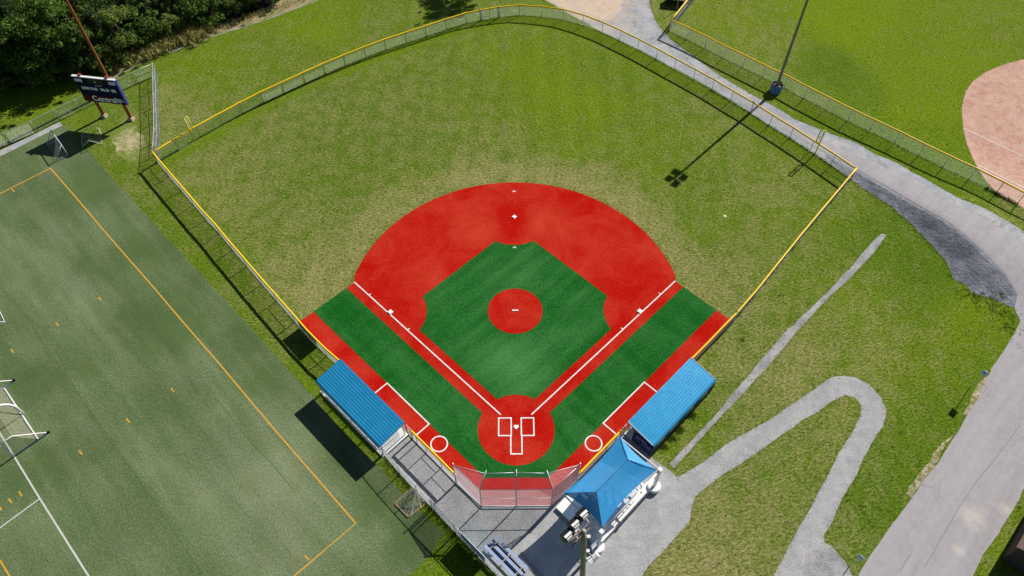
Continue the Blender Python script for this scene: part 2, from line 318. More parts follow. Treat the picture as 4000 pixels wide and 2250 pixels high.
# ------------------------------------------------------------------ mesh helpers
class MB:
    def __init__(s, o=(0, 0, 0)): s.v = []; s.f = []; s.o = Vector(o)
    def add(s, vs, fs):
        n = len(s.v); s.v += [tuple(v) for v in vs]; s.f += [tuple(i+n for i in f) for f in fs]
    def box(s, c, size, ax=None):
        ax = ax or (Vector((1, 0, 0)), Vector((0, 1, 0)), Vector((0, 0, 1))); c = Vector(c); v = []
        for k in (-1, 1):
            for j in (-1, 1):
                for i in (-1, 1): v.append(c+ax[0]*(i*size[0]/2)+ax[1]*(j*size[1]/2)+ax[2]*(k*size[2]/2))
        s.add(v, [(0, 2, 3, 1), (4, 5, 7, 6), (0, 1, 5, 4), (2, 6, 7, 3), (0, 4, 6, 2), (1, 3, 7, 5)])
    def bar(s, a, b, w, h=None, up=(0, 0, 1)):
        a, b = Vector(a), Vector(b); d = (b-a); L = d.length; d.normalize(); u = Vector(up)
        if abs(d.dot(u)) > .98: u = Vector((0, 1, 0))
        x = d.cross(u).normalized(); z = x.cross(d); s.box((a+b)/2, (L, w, h or w), (d, -x, z))
    def tube(s, pts, r, n=8, cap=True):
        pts = [Vector(p) for p in pts]; rr = r if isinstance(r, (list, tuple)) else [r]*len(pts)
        d0 = (pts[1]-pts[0]).normalized(); u = Vector((0, 0, 1)) if abs(d0.z) < .9 else Vector((1, 0, 0))
        x = d0.cross(u).normalized(); base = len(s.v); vs = []
        for i, p in enumerate(pts):
            d = (pts[min(i+1, len(pts)-1)]-pts[max(i-1, 0)]).normalized()
            x = (x-d*x.dot(d)).normalized(); y = d.cross(x)
            for k in range(n):
                a = 2*math.pi*k/n; vs.append(p+(x*math.cos(a)+y*math.sin(a))*rr[i])
        fs = [(i*n+k, i*n+(k+1) % n, (i+1)*n+(k+1) % n, (i+1)*n+k) for i in range(len(pts)-1) for k in range(n)]
        if cap: fs += [tuple(range(n-1, -1, -1)), tuple(range((len(pts)-1)*n, len(pts)*n))]
        s.add(vs, fs)
    def lathe(s, c, prof, n=24):
        c = Vector(c); vs = []
        for r, z in prof:
            for k in range(n): a = 2*math.pi*k/n; vs.append(c+Vector((r*math.cos(a), r*math.sin(a), z)))
        fs = [(i*n+k, i*n+(k+1) % n, (i+1)*n+(k+1) % n, (i+1)*n+k) for i in range(len(prof)-1) for k in range(n)]
        fs += [tuple(range(n-1, -1, -1)), tuple(range((len(prof)-1)*n, len(prof)*n))]
        s.add(vs, fs)
    def prism(s, poly, z0, z1):
        n = len(poly); vs = [(x, y, z0) for x, y in poly]+[(x, y, z1) for x, y in poly]
        s.add(vs, [tuple(range(n-1, -1, -1)), tuple(range(n, 2*n))]+[(i, (i+1) % n, n+(i+1) % n, n+i) for i in range(n)])
    def build(s, name, m, parent=None, smooth=False):
        me = bpy.data.meshes.new(name); o = s.o if parent is None else Vector(parent.location)
        me.from_pydata([(v[0]-o.x, v[1]-o.y, v[2]-o.z) for v in s.v], [], s.f); me.update()
        me.materials.append(M[m] if isinstance(m, str) else m)
        if smooth:
            for p in me.polygons: p.use_smooth = True
        ob = bpy.data.objects.new(name, me); C.objects.link(ob)
        if parent is None: ob.location = o
        else: ob.parent = parent
        return ob
def tag(o, label=None, cat=None, group=None, kind=None):
    for k, v in (('label', label), ('category', cat), ('group', group), ('kind', kind)):
        if v: o[k] = v
    return o
def thing(name, label, cat, loc, group=None):
    o = bpy.data.objects.new(name, None); o.empty_display_size = .3; C.objects.link(o); o.location = loc
    return tag(o, label, cat, group)
def copy_tree(o, parent=None):
    c = o.copy(); C.objects.link(c); c.parent = parent
    for ch in list(o.children): copy_tree(ch, c)
    return c
def subobj(mb, name, m, parent, root):      # sub-part: child of a part that sits at the thing's own origin
    me_o = mb.build(name, m, root); me_o.parent = parent; return me_o

# ------------------------------------------------------------------ sheets draped on the terrain
def jitter(poly, amp, step=.7, seed=0, closed=True):
    out = []; n = len(poly)
    for i in range(n if closed else n-1):
        a, b = poly[i], poly[(i+1) % n]; L = math.hypot(b[0]-a[0], b[1]-a[1]); k = max(1, int(L/step))
        nx, ny = -(b[1]-a[1])/(L+1e-9), (b[0]-a[0])/(L+1e-9)
        for j in range(k):
            t = j/k; x, y = a[0]+(b[0]-a[0])*t, a[1]+(b[1]-a[1])*t
            q = (mnoise.noise((x*.45, y*.45, seed))+.6*mnoise.noise((x*1.6, y*1.6, seed+5))+.35*mnoise.noise((x*4, y*4, seed+9)))*amp
            out.append((x+nx*q, y+ny*q))
    return out
def smooth_poly(P, it=2):
    for _ in range(it):
        Q = []
        for i in range(len(P)):
            a, b = P[i], P[(i+1) % len(P)]
            Q += [(a[0]*.75+b[0]*.25, a[1]*.75+b[1]*.25), (a[0]*.25+b[0]*.75, a[1]*.25+b[1]*.75)]
        P = Q
    return P
def hnormal(x, y):
    return Vector((-(H(x+.5, y)-H(x-.5, y))/1.0, -(H(x, y+.5)-H(x, y-.5))/1.0, 1)).normalized()
def smooth_terrain(me):
    for p_ in me.polygons: p_.use_smooth = True
    me.normals_split_custom_set_from_vertices([hnormal(v.co.x, v.co.y) for v in me.vertices])
def clip(poly, a, b):                   # keep the part of a convex polygon left of the line a-b
    out = []; n = len(poly)
    sd_ = [(b[0]-a[0])*(p[1]-a[1])-(b[1]-a[1])*(p[0]-a[0]) for p in poly]
    for i in range(n):
        j = (i+1) % n
        if sd_[i] >= 0: out.append(poly[i])
        if (sd_[i] > 0 and sd_[j] < 0) or (sd_[i] < 0 and sd_[j] > 0):
            t = sd_[i]/(sd_[i]-sd_[j]); out.append((poly[i][0]+(poly[j][0]-poly[i][0])*t, poly[i][1]+(poly[j][1]-poly[i][1])*t))
    return out
def sheet(name, poly, z, m, hilly=False, sub=0.0):
    ar_ = sum(poly[i][0]*poly[(i+1) % len(poly)][1]-poly[(i+1) % len(poly)][0]*poly[i][1] for i in range(len(poly)))
    if ar_ < 0: poly = poly[::-1]
    tris = tessellate_polygon([[Vector((x, y, 0)) for x, y in poly]]); faces = []
    for t3 in tris:
        T3 = [poly[i] for i in t3]
        A2 = (T3[1][0]-T3[0][0])*(T3[2][1]-T3[0][1])-(T3[1][1]-T3[0][1])*(T3[2][0]-T3[0][0])
        if abs(A2) < 1e-7: continue
        if A2 < 0: T3 = T3[::-1]
        if not hilly: faces.append(T3); continue
        rest = [T3]
        for axis in (0, 1):                                # slice by the terrain grid, first columns then rows
            nxt = []
            for P3 in rest:
                lo, hi = math.floor(min(p[axis] for p in P3)/CS), math.ceil(max(p[axis] for p in P3)/CS)
                L0, L1 = (int(28/CS), int(79/CS)) if axis == 0 else (0, int(57/CS))
                cutv = [c_*CS for c_ in range(max(lo, L0), min(hi, L1)+1)]
                cur = P3
                for c_ in cutv:
                    if axis == 0: l_ = clip(cur, (c_, 0), (c_, 1)); cur = clip(cur, (c_, 1), (c_, 0))
                    else: l_ = clip(cur, (1, c_), (0, c_)); cur = clip(cur, (0, c_), (1, c_))
                    if len(l_) > 2: nxt.append(l_)
                    if len(cur) < 3: break
                if len(cur) > 2: nxt.append(cur)
            rest = nxt
        for P3 in rest:
            cx_ = sum(p[0] for p in P3)/len(P3); cy_ = sum(p[1] for p in P3)/len(P3)
            if 28 <= cx_ <= 79 and 0 <= cy_ <= 57:
                i_, j_ = math.floor(cx_/CS)*CS, math.floor(cy_/CS)*CS
                for q3 in (clip(P3, (i_, j_), (i_+CS, j_+CS)), clip(P3, (i_+CS, j_+CS), (i_, j_))):
                    if len(q3) > 2: faces.append(q3)
            else: faces.append(P3)
    idx = {}; vs = []; fs = []
    for f3 in faces:
        ids = []
        for x, y in f3:
            k_ = (round(x*2000), round(y*2000))
            if k_ not in idx: idx[k_] = len(vs); vs.append((x, y, (H(x, y) if hilly else 0)+z))
            if not ids or (idx[k_] != ids[-1] and idx[k_] != ids[0]): ids.append(idx[k_])
        if len(ids) > 2 and len(set(ids)) == len(ids): fs.append(ids)
    me = bpy.data.meshes.new(name); me.from_pydata(vs, [], fs); me.validate(); me.update()
    if hilly: smooth_terrain(me)
    me.materials.append(M[m]); ob = bpy.data.objects.new(name, me); C.objects.link(ob); ob['kind'] = 'structure'
    return ob
def pxpoly(pts): return [G(x, y) for x, y in pts]
def stripe(pts, w):
    L, Rr = [], []
    for i, p in enumerate(pts):
        a = pts[max(i-1, 0)]; b = pts[min(i+1, len(pts)-1)]; d = math.hypot(b[0]-a[0], b[1]-a[1]); nx, ny = -(b[1]-a[1])/d, (b[0]-a[0])/d
        k = 1.0
        if 0 < i < len(pts)-1:
            d1 = Vector((p[0]-a[0], p[1]-a[1])).normalized(); k = 1/max(.4, abs(Vector((nx, ny)).dot(Vector((-d1.y, d1.x)))))
        L.append((p[0]+nx*w/2*k, p[1]+ny*w/2*k)); Rr.append((p[0]-nx*w/2*k, p[1]-ny*w/2*k))
    return L+Rr[::-1]
def hl(pts):
    P = pxpoly(pts); out = []
    for i in range(len(P)-1):
        for k in range(12): t = k/12; out.append((P[i][0]*(1-t)+P[i+1][0]*t, P[i][1]*(1-t)+P[i+1][1]*t))
    return out+[P[-1]]
def ring_sheet(name, c, ro, ri, z, m, n=48):
    mb = MB(); vs = []
    for r in (ro, ri):
        for k in range(n): a = 2*math.pi*k/n; vs.append((c[0]+r*math.cos(a), c[1]+r*math.sin(a), z))
    mb.add(vs, [(k, (k+1) % n, n+(k+1) % n, n+k) for k in range(n)]); return tag(mb.build(name, m), kind='structure')
def arc(cx, cy, r, a0, a1, n):
    return [(cx+r*math.cos(a0+(a1-a0)*i/n), cy+r*math.sin(a0+(a1-a0)*i/n)) for i in range(n+1)]

# ------------------------------------------------------------------ terrain
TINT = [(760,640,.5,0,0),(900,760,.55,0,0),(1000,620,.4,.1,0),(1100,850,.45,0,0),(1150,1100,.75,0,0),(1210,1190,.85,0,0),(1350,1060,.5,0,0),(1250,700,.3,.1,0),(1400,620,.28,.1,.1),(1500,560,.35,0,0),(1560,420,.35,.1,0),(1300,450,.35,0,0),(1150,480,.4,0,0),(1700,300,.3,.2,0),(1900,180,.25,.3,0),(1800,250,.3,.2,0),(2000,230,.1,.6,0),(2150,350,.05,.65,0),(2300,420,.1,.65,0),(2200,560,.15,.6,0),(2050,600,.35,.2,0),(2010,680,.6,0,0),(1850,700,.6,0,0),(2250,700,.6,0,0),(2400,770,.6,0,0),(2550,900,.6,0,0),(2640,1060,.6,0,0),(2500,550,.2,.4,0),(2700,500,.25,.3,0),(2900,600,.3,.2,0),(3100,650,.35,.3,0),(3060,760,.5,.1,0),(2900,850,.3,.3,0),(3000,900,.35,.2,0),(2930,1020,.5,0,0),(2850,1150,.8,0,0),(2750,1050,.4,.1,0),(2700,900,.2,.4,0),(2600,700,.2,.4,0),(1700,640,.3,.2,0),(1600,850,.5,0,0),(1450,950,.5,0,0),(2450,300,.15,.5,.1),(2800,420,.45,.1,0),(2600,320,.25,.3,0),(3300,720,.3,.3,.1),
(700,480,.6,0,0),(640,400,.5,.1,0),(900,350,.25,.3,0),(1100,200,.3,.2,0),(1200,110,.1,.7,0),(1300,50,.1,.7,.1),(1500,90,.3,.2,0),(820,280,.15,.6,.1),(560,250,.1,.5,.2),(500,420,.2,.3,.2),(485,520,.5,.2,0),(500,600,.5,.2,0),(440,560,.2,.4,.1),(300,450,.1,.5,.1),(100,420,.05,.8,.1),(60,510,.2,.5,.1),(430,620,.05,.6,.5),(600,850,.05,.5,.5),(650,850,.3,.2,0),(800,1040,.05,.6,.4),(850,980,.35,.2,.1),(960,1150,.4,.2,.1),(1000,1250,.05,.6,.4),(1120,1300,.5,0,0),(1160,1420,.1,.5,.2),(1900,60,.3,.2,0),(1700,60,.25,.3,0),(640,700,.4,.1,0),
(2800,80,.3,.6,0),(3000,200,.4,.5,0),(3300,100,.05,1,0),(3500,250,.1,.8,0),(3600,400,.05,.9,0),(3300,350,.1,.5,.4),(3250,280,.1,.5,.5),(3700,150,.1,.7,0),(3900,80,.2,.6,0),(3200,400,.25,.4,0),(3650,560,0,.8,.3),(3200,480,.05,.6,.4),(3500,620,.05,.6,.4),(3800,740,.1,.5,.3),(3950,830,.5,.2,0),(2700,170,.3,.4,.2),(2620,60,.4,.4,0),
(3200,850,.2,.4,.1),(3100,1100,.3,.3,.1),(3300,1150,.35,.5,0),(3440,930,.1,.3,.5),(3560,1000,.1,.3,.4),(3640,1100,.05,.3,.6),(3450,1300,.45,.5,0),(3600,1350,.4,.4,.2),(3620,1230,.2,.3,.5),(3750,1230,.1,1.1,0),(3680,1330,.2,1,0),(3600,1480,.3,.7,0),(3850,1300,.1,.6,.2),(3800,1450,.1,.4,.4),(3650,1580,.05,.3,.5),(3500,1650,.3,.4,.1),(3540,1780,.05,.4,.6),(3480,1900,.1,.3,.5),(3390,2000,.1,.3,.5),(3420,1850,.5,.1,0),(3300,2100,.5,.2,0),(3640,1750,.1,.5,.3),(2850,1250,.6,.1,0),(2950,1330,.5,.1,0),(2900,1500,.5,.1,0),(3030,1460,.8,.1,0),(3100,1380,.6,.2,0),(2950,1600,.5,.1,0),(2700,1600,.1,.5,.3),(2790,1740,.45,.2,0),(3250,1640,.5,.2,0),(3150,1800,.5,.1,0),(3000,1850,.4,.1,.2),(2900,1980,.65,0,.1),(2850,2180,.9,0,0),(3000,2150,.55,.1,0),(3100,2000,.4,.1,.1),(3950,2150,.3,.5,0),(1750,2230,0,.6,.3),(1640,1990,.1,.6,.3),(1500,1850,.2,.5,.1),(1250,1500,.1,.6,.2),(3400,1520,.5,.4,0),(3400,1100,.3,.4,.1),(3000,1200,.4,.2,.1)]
TP = [(G(x, y), d, l, k) for x, y, d, l, k in TINT]
FL0 = [at(x, y) for x, y in ((617,640),(782,540),(949,448),(1112,368),(1273,294),(1431,230),(1590,173),(1745,122),(1881,87),(2029,70),(2199,84),(2351,133),(2491,200),(2633,276),(2780,356),(2930,445),(3083,543),(3245,650))]
def tint(x, y):
    w = 1e-4; a = .3e-4; b = .35e-4; c = .1e-4
    for (p, d, l, k) in TP:
        r2 = (p[0]-x)**2+(p[1]-y)**2
        if r2 > 400: continue
        q = math.exp(-r2/9.0)+.02*math.exp(-r2/80); w += q; a += q*d; b += q*l; c += q*k
    a, b, c = a/w, b/w, c/w
    if -45 < x < 40 and 18 < y < 70:
        fd = seg_near((x, y), FL0)[0]
        if fd < 2.2: f_ = .75*(1-sstep((fd-.9)/1.3)); a, b, c = a*(1-f_), b*(1-f_)+.75*f_, c*(1-f_)+.2*f_
    return a, b, c
mb = MB(); nx, ny = GX1-GX0, GY1-GY0; TC = []
for j in range(ny+1):
    for i in range(nx+1):
        x, y = GX0+i, GY0+j; mb.v.append((x, y, 0)); TC.append(tint(x, y))
for j in range(ny):
    for i in range(nx):
        if 28 <= GX0+i < 79 and 0 <= GY0+j < 57: continue
        a = j*(nx+1)+i; mb.f += [(a, a+1, a+nx+2), (a, a+nx+2, a+nx+1)]
hb = len(mb.v); hn, hm = int(51/CS), int(57/CS)
for j in range(hm+1):
    for i in range(hn+1):
        x, y = 28+i*CS, j*CS; mb.v.append((x, y, H(x, y)))
        i0, j0 = min(int(x-GX0), nx-1), min(int(y-GY0), ny-1); fx, fy = x-GX0-i0, y-GY0-j0; q4 = [TC[(j0+b_)*(nx+1)+i0+a_] for b_ in (0, 1) for a_ in (0, 1)]
        TC.append(tuple((q4[0][c_]*(1-fx)+q4[1][c_]*fx)*(1-fy)+(q4[2][c_]*(1-fx)+q4[3][c_]*fx)*fy for c_ in range(3)))
for j in range(hm):
    for i in range(hn):
        a = hb+j*(hn+1)+i; mb.f += [(a, a+1, a+hn+2), (a, a+hn+2, a+hn+1)]
S = 900
o = len(mb.v); mb.v += [(-S, -S, 0), (S, -S, 0), (S, S, 0), (-S, S, 0)]
c0, c1, c2, c3 = 0, nx, (nx+1)*(ny+1)-1, (nx+1)*ny
mb.f += [(o, o+1, c1, c0), (o+1, o+2, c2, c1), (o+2, o+3, c3, c2), (o+3, o, c0, c3)]
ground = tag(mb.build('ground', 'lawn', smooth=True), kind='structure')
smooth_terrain(ground.data)
TC += [(.3, .35, .1)]*4
ca = ground.data.color_attributes.new('tint', 'FLOAT_COLOR', 'POINT')
for i, t in enumerate(TC): ca.data[i].color = (t[0], t[1], t[2], 1)

# ---- football turf
TURF = [(251.5,488),(338,581),(388,636),(458,717),(563,830),(660,938.5),(757,1039.5),(834.6,1124.5),(1000,1304.6),(1050.5,1361),(1182.6,1506.7),(1233,1561),(1338,1687),(1489.5,1834.6),(1563,1920),(1650,2005),(1734,2083),(1672,2180),(1594,2250),(1500,2330),(-700,2330),(-700,880),(0,612)]
sheet('sports_turf', pxpoly(TURF), .008, 'turf_fb')
ye = [(-240, 887), (0, 757), (197, 657), (297, 771.6), (388, 880), (477.5, 983), (601.7, 1124.5), (730, 1275.5), (858.6, 1423), (1000, 1592), (1083.5, 1691), (1390.4, 2044.4), (1149.6, 2250), (1060, 2330)]
mb = MB()
def flat(mb, poly, z):
    mb.add([(x, y, z) for x, y in poly], [tuple(range(len(poly)))])
def line_strip(mb, pts, w, z, hilly=False):
    q = stripe(pts, w); n = len(pts)
    for i in range(n-1):
        f = [q[i], q[i+1], q[2*n-2-i], q[2*n-1-i]]
        mb.add([(x, y, z+(H(x, y) if hilly else 0)) for x, y in f], [(3, 2, 1, 0)])
line_strip(mb, pxpoly(ye), .13, .014)
for a, b in (((46.6,738.6),(56.3,749)),((384.6,1161),(396,1173.3)),((218.7,1260),(229,1272.8)),((42.7,1364),(53.6,1378.5)),((668,1516.4),(680.7,1531)),((493.4,1635),(507,1650.4)),((309,1759.6),(321,1776)),((73.8,1919),(85.5,1938)),((33.8,1947),(46.6,1965)),((0,1980),(6,1994)),((1190.4,2170),(1207,2188))):
    line_strip(mb, pxpoly([a, b]), .13, .014)
line_strip(mb, pxpoly([(0, 2188), (37, 2250), (60, 2290)]), .13, .014)
tag(mb.build('yellow_line_marking', 'yellow_line'), kind='structure')
mb = MB()
for seam_ in ([(41,1152),(130,1280),(230,1425),(320,1560),(412,1702),(500,1815),(590,1945),(680,2080),(769,2210),(800,2260)], [(797,1496),(880,1600),(960,1705),(1060,1810),(1154,1922)], [(520,1180),(640,1330),(700,1400)]): line_strip(mb, jitter(pxpoly(seam_), .04, .4, 41, False), .05, .012)
tag(mb.build('turf_seam', simple('turf_seam', (.07, .11, .04), .95, var=.4, sc=.8)), kind='structure')
mb = MB(); line_strip(mb, pxpoly([(-60, 1592), (0, 1692), (56, 1784), (155.4, 1947), (345.8, 2250), (400, 2335)]), .14, .014)
line_strip(mb, pxpoly([(153, 1950), (0, 2062), (-100, 2130)]), .11, .018)
tag(mb.build('white_line_marking', 'faded_line'), kind='structure')
sheet('gravel_strip', jitter(pxpoly([(-300, 705), (0, 588.6), (233, 476.8), (243, 490), (0, 611), (-300, 730)]), .05, .4, 3), .012, 'gravel')

# ---- softball infield
A45 = math.pi/4
ends = 23.72
def P2(s, u, v): return uv(s, u, v)[:2]
# red base sheet: whole of the artificial surface
skin = [P2(1, ends, 0.0), P2(1, ends, 7.05)]
skin += [P2(1, -.1, 7.1), (3.05, -7.12), (-3.05, -7.12), P2(-1, -.1, 7.1), P2(-1, ends, 7.05), P2(-1, ends, 0)]
a0 = math.atan2(P2(1, ends, 0)[1]-14.0, P2(1, ends, 0)[0])
ar = arc(0, 14.0, 17.25, math.pi-a0, a0, 60)
skin += ar[1:-1]
sheet('red_turf', skin, .012, 'red')
# green infield with cut-outs at the bases
q = .91; F = 17.3
b1 = (12.93, 12.93); rb = 3.96
pts = []
def circ_hit(c, r, p, d):       # first hit of p+t*d with the circle
    px_, py_ = p[0]-c[0], p[1]-c[1]; b = px_*d[0]+py_*d[1]; cc = px_*px_+py_*py_-r*r; t = -b-math.sqrt(b*b-cc); return (p[0]+t*d[0], p[1]+t*d[1])
D1 = (.70711, .70711); D2 = (-.70711, .70711)
s0 = P2(1, q+3, -q); e1 = circ_hit(b1, rb, s0, D1)
hs = circ_hit((0, .05), 3.5, s0, (-D1[0], -D1[1])) if False else None
def on_circle(c, r, lineP, d, sign):
    px_, py_ = lineP[0]-c[0], lineP[1]-c[1]; b = px_*d[0]+py_*d[1]; cc = px_*px_+py_*py_-r*r; t = -b+sign*math.sqrt(b*b-cc); return (lineP[0]+t*d[0], lineP[1]+t*d[1])
hA = on_circle((0, .05), 3.5, P2(1, 0, -q), D1, 1)
bA = on_circle(b1, rb, P2(1, 18.3, -q), D1, -1)
far0 = P2(1, F, 0)
bB = on_circle(b1, rb, P2(1, F, -F), D2, 1) if False else on_circle(b1, rb, P2(1, F, 0), D2, 1)
b2 = (0, 25.86); r2 = 4.05
cA = on_circle(b2, r2, P2(1, F, 0), D2, 1)
cands = [on_circle(b2, r2, P2(1, F, 0), D2, s_) for s_ in (-1, 1)]; cA = min(cands, key=lambda c_: abs(c_[0]-2.13))
def arc_between(c, r, p, q_, n):
    a = math.atan2(p[1]-c[1], p[0]-c[0]); b = math.atan2(q_[1]-c[1], q_[0]-c[0]); d = (b-a+math.pi) % (2*math.pi)-math.pi
    return [(c[0]+r*math.cos(a+d*i/n), c[1]+r*math.sin(a+d*i/n)) for i in range(n+1)]
right = arc_between(b1, rb, bA, bB, 16)
top = arc_between(b2, r2, cA, (-cA[0], cA[1]), 14)
half = right+top
left = [(-x, y) for x, y in right[::-1]]
home = arc_between((0, .05), 3.5, (-hA[0], hA[1]), hA, 16)
sheet('green_infield', half+left+home, .018, 'green')
sheet('pitching_circle', arc(0, 13.13, 2.78, 0, 2*math.pi*47/48, 47), .024, 'red')
# green lanes outside the foul lines, joined behind home
go = on_circle((0, .05), 3.5, P2(1, 0, 1.0), D1, 1)
lane = [go, P2(1, ends, 1.0), P2(1, ends, 5.2), P2(1, -1.35, 5.2), (2.42, -4.57), (-2.42, -4.57), P2(-1, -1.35, 5.2), P2(-1, ends, 5.2), P2(-1, ends, 1.0), (-go[0], go[1])]
a_s = math.atan2(go[1]-.05, -go[0]); a_e = math.atan2(go[1]-.05, go[0])
lane += arc(0, .05, 3.5, math.atan2(go[1]-.05, -go[0]), 2*math.pi+math.atan2(go[1]-.05, go[0]), 36)[1:-1]
sheet('green_lane', lane, .018, 'green_l')
# markings
mb = MB()
for s in (1, -1):
    line_strip(mb, [P2(s, 2.05, -.055), P2(s, ends+.05, -.055)], .125, .024)
    for u0 in (15.24, 21.336): line_strip(mb, [P2(s, u0, -.11), P2(s, u0, -.33)], .1, .0245)
    line_strip(mb, [P2(s, 12.03, 7.0), P2(s, 12.03, 5.2)], .12, .024)
    line_strip(mb, [P2(s, 12.09, 5.2), P2(s, 5.97, 5.2)], .12, .028)
    line_strip(mb, [P2(s, 6.03, 5.2), P2(s, 6.03, 7.0)], .12, .024)
    x0, x1, y0, y1 = .40*s, 1.66*s, -.66, 1.21
    xa, xb = min(x0, x1), max(x0, x1)
    for p, q_ in (((xa, y0+.06), (xb, y0+.06)), ((xa, y1-.06), (xb, y1-.06))): line_strip(mb, [p, q_], .12, .024)
    for p, q_ in (((xa+.06, y0+.12), (xa+.06, y1-.12)), ((xb-.06, y0+.12), (xb-.06, y1-.12))): line_strip(mb, [p, q_], .12, .024)
    line_strip(mb, [(s*.50, -.66), (s*.50, -2.31)], .12, .024)
line_strip(mb, [(-.56, -2.37), (.56, -2.37)], .12, .024)
tag(mb.build('foul_line_marking', 'white_line'), kind='structure')
for s in (1, -1): ring_sheet('on_deck_circle_marking', (s*6.93, -1.38), .80, .68, .024, 'white_line')
mb = MB()
for d in (21.55, 29.75+.15):
    line_strip(mb, [(-.19, d-.2), (0, d), (.19, d-.2)], .09, .030)
tag(mb.build('base_mark', 'white_line'), kind='structure')

# ---- gravel forecourt, paths, drain, bank, roads
FORE = [(1499,1778),(1592,1705),(1626,1740),(1664,1771),(1726,1831),(1780,1884),(1880,1977),(2015,1978),(2151,1975),(2247,1885),(2301,1827),(2365,1763),(2408,1716),(2438,1690),(2534,1778),(2606,1831),(2618,1842),(2647,1866),(2695,1838.6),(2750,1803.6),(2823.6,1745),(2913,1691),(3000,1642.6),(3058,1602),(3155.4,1536),(3248.6,1475.6),(3291,1468),(3342,1473.7),(3392,1499),(3439,1551),(3460,1594),(3462,1617),(3447,1668),(3431,1687),(3373,1792),(3338,1869.6),(3287.5,1951),(3252.5,2036.7),(3217.6,2091),(3221,2118),(3248.6,2134),(3295,2188),(3311,2215),(3330,2262),(3340,2330),(2990,2330),(3023,2250),(3077.7,2141.6),(3136,2036.7),(3217.6,1889),(3279.7,1764.7),(3330,1687),(3363,1621),(3365,1582.4),(3338,1551),(3299,1543),(3248.6,1567),(3186.5,1613.5),(3128,1644.6),(3077.7,1683.4),(3039,1710),(3000,1739),(2909,1799.7),(2816,1858),(2757.6,1904.6),(2715,1939.5),(2698,1985),(2695.4,2030),(2660,2075),(2629,2110.5),(2582.8,2161),(2544,2200),(2505,2250),(2440,2330),(2020,2330),(1955,2262),(1889.7,2196),(1795.7,2099),(1701,1998),(1563,1852)]
sheet('gravel_path', jitter(pxpoly(FORE), .07, .45, 1), .006, 'gravel')
sheet('gravel_patch', jitter(pxpoly([(3150,2165),(3210,2130),(3250,2140),(3300,2195),(3330,2250),(3350,2330),(3120,2330),(3140,2240)]), .15, .4, 2), .010, 'gravel_coarse')
DR = [(2614,1811),(2736,1683.5),(2808,1606),(2917,1473.7),(3000,1376.5),(3070,1295),(3155.4,1213),(3248.6,1124),(3330,1035.6),(3411.5,938.6),(3446.4,913),(3460,917),(3427,973.5),(3341.6,1063),(3277.8,1124),(3217.6,1182),(3116.6,1291),(3000,1430),(2761.5,1687),(2632,1830)]
sheet('drain_strip', jitter(pxpoly(DR), .07, .4, 5), .010, 'gravel_coarse', True)
LANE = [(2128,-60),(2128,0),(2163,19),(2202,43),(2260,75),(2340,118),(2419,158),(2497,194),(2563,229),(2636.6,268),(2710,306.7),(2780,345.5),(2854,392),(2932,439),(3000,487),(3093,543.5),(3186,603),(3272,663),(3330,706),(3369,729),(3442,779),(3489,810),(3559,872),(3637,954),(3699,1020),(3722,1086),(3776,1113),(3796,1143),(3893,1174),(3963,1202),(3987,1252),(3963.5,1295),(3940,1334),(4200,1500),(4500,1200),(4300,1020),(4000,903.6),(3924,857),(3846,814),(3737.6,771.6),(3660,725),(3582,682),(3505,636),(3419,601),(3349,559),(3272,532),(3194,501),(3105,466),(3039,423),(2998,400),(2932,369),(2854,322),(2772.5,268),(2679,198),(2621,155),(2590,120),(2559,77.6),(2543.5,39),(2536,0),(2530,-60)]
sheet('gravel_lane', jitter(pxpoly(LANE), .12, .5, 6), .006, 'lane', True)
BANK = [(3220,604),(3345,670),(3516,771),(3699,875),(3811,968),(3932,1089),(3975,1152),(3963,1202),(3893,1174),(3796,1143),(3776,1113),(3722,1086),(3699,1020),(3637,954),(3559,872),(3489,810),(3442,779),(3369,729),(3330,706),(3272,655)]
bk = sheet('gravel_bank', jitter(pxpoly(BANK), .12, .5, 8), .012, 'bank', True)
ROAD = [(2850,368),(2960,442),(3060,503),(3194,583),(3345,663),(3516,764),(3699,867),(3811,960),(3932,1080),(3978,1148),(3994,1200),(3990,1252),(3966,1300),(3909,1388),(3878,1431),(3851,1493),(3816,1563),(3777,1625),(3742,1687),(3668,1800),(3606,1881),(3544,1971),(3470,2068),(3408,2157),(3351.6,2250),(3290,2345),(3740,2345),(3800,2250),(3839,2169),(3890,2099),(3932,2029),(3979,1955),(4000,1908),(4250,1500),(4420,1300),(4400,1150),(4250,1060),(4000,960),(3870,868),(3700,780),(3560,705),(3430,640),(3300,590),(3150,515),(3020,440),(2930,388),(2865,345)]
sheet('road', jitter(pxpoly(ROAD), .06, .5, 11), .014, 'road', True)
mb = MB(); line_strip(mb, hl([(3062,500),(3194,580),(3345,660),(3430,708),(3516,761),(3610,815),(3699,864),(3760,912),(3811,957),(3875,1020),(3930,1078)]), .07, .02, True);  # dark strip paints in the shadow line along the asphalt edge
for seam_ in ([(3985,1660),(3930,1735),(3860,1825),(3805,1894),(3750,1975),(3695,2072),(3650,2150),(3600,2240)], [(3560,2160),(3530,2205),(3505,2250)]): line_strip(mb, jitter(pxpoly(seam_), .05, .5, 40, False), .07, .02)
tag(mb.build('road_edge_shadow_and_seams', simple('edge_shadow_and_seam', (.25, .235, .25), .9)), kind='structure')
sheet('sandy_ground', jitter(smooth_poly(pxpoly([(2100,-60),(2135,0),(2170,15),(2230,45),(2300,62),(2370,82),(2405,60),(2435,25),(2450,-60)])), .5, .5, 12), .012, 'sand')
V1 = [(3730,1695),(3690,1745),(3668,1800),(3606,1881),(3560,1945),(3540,1930),(3570,1880),(3590,1850),(3640,1790),(3680,1730)]
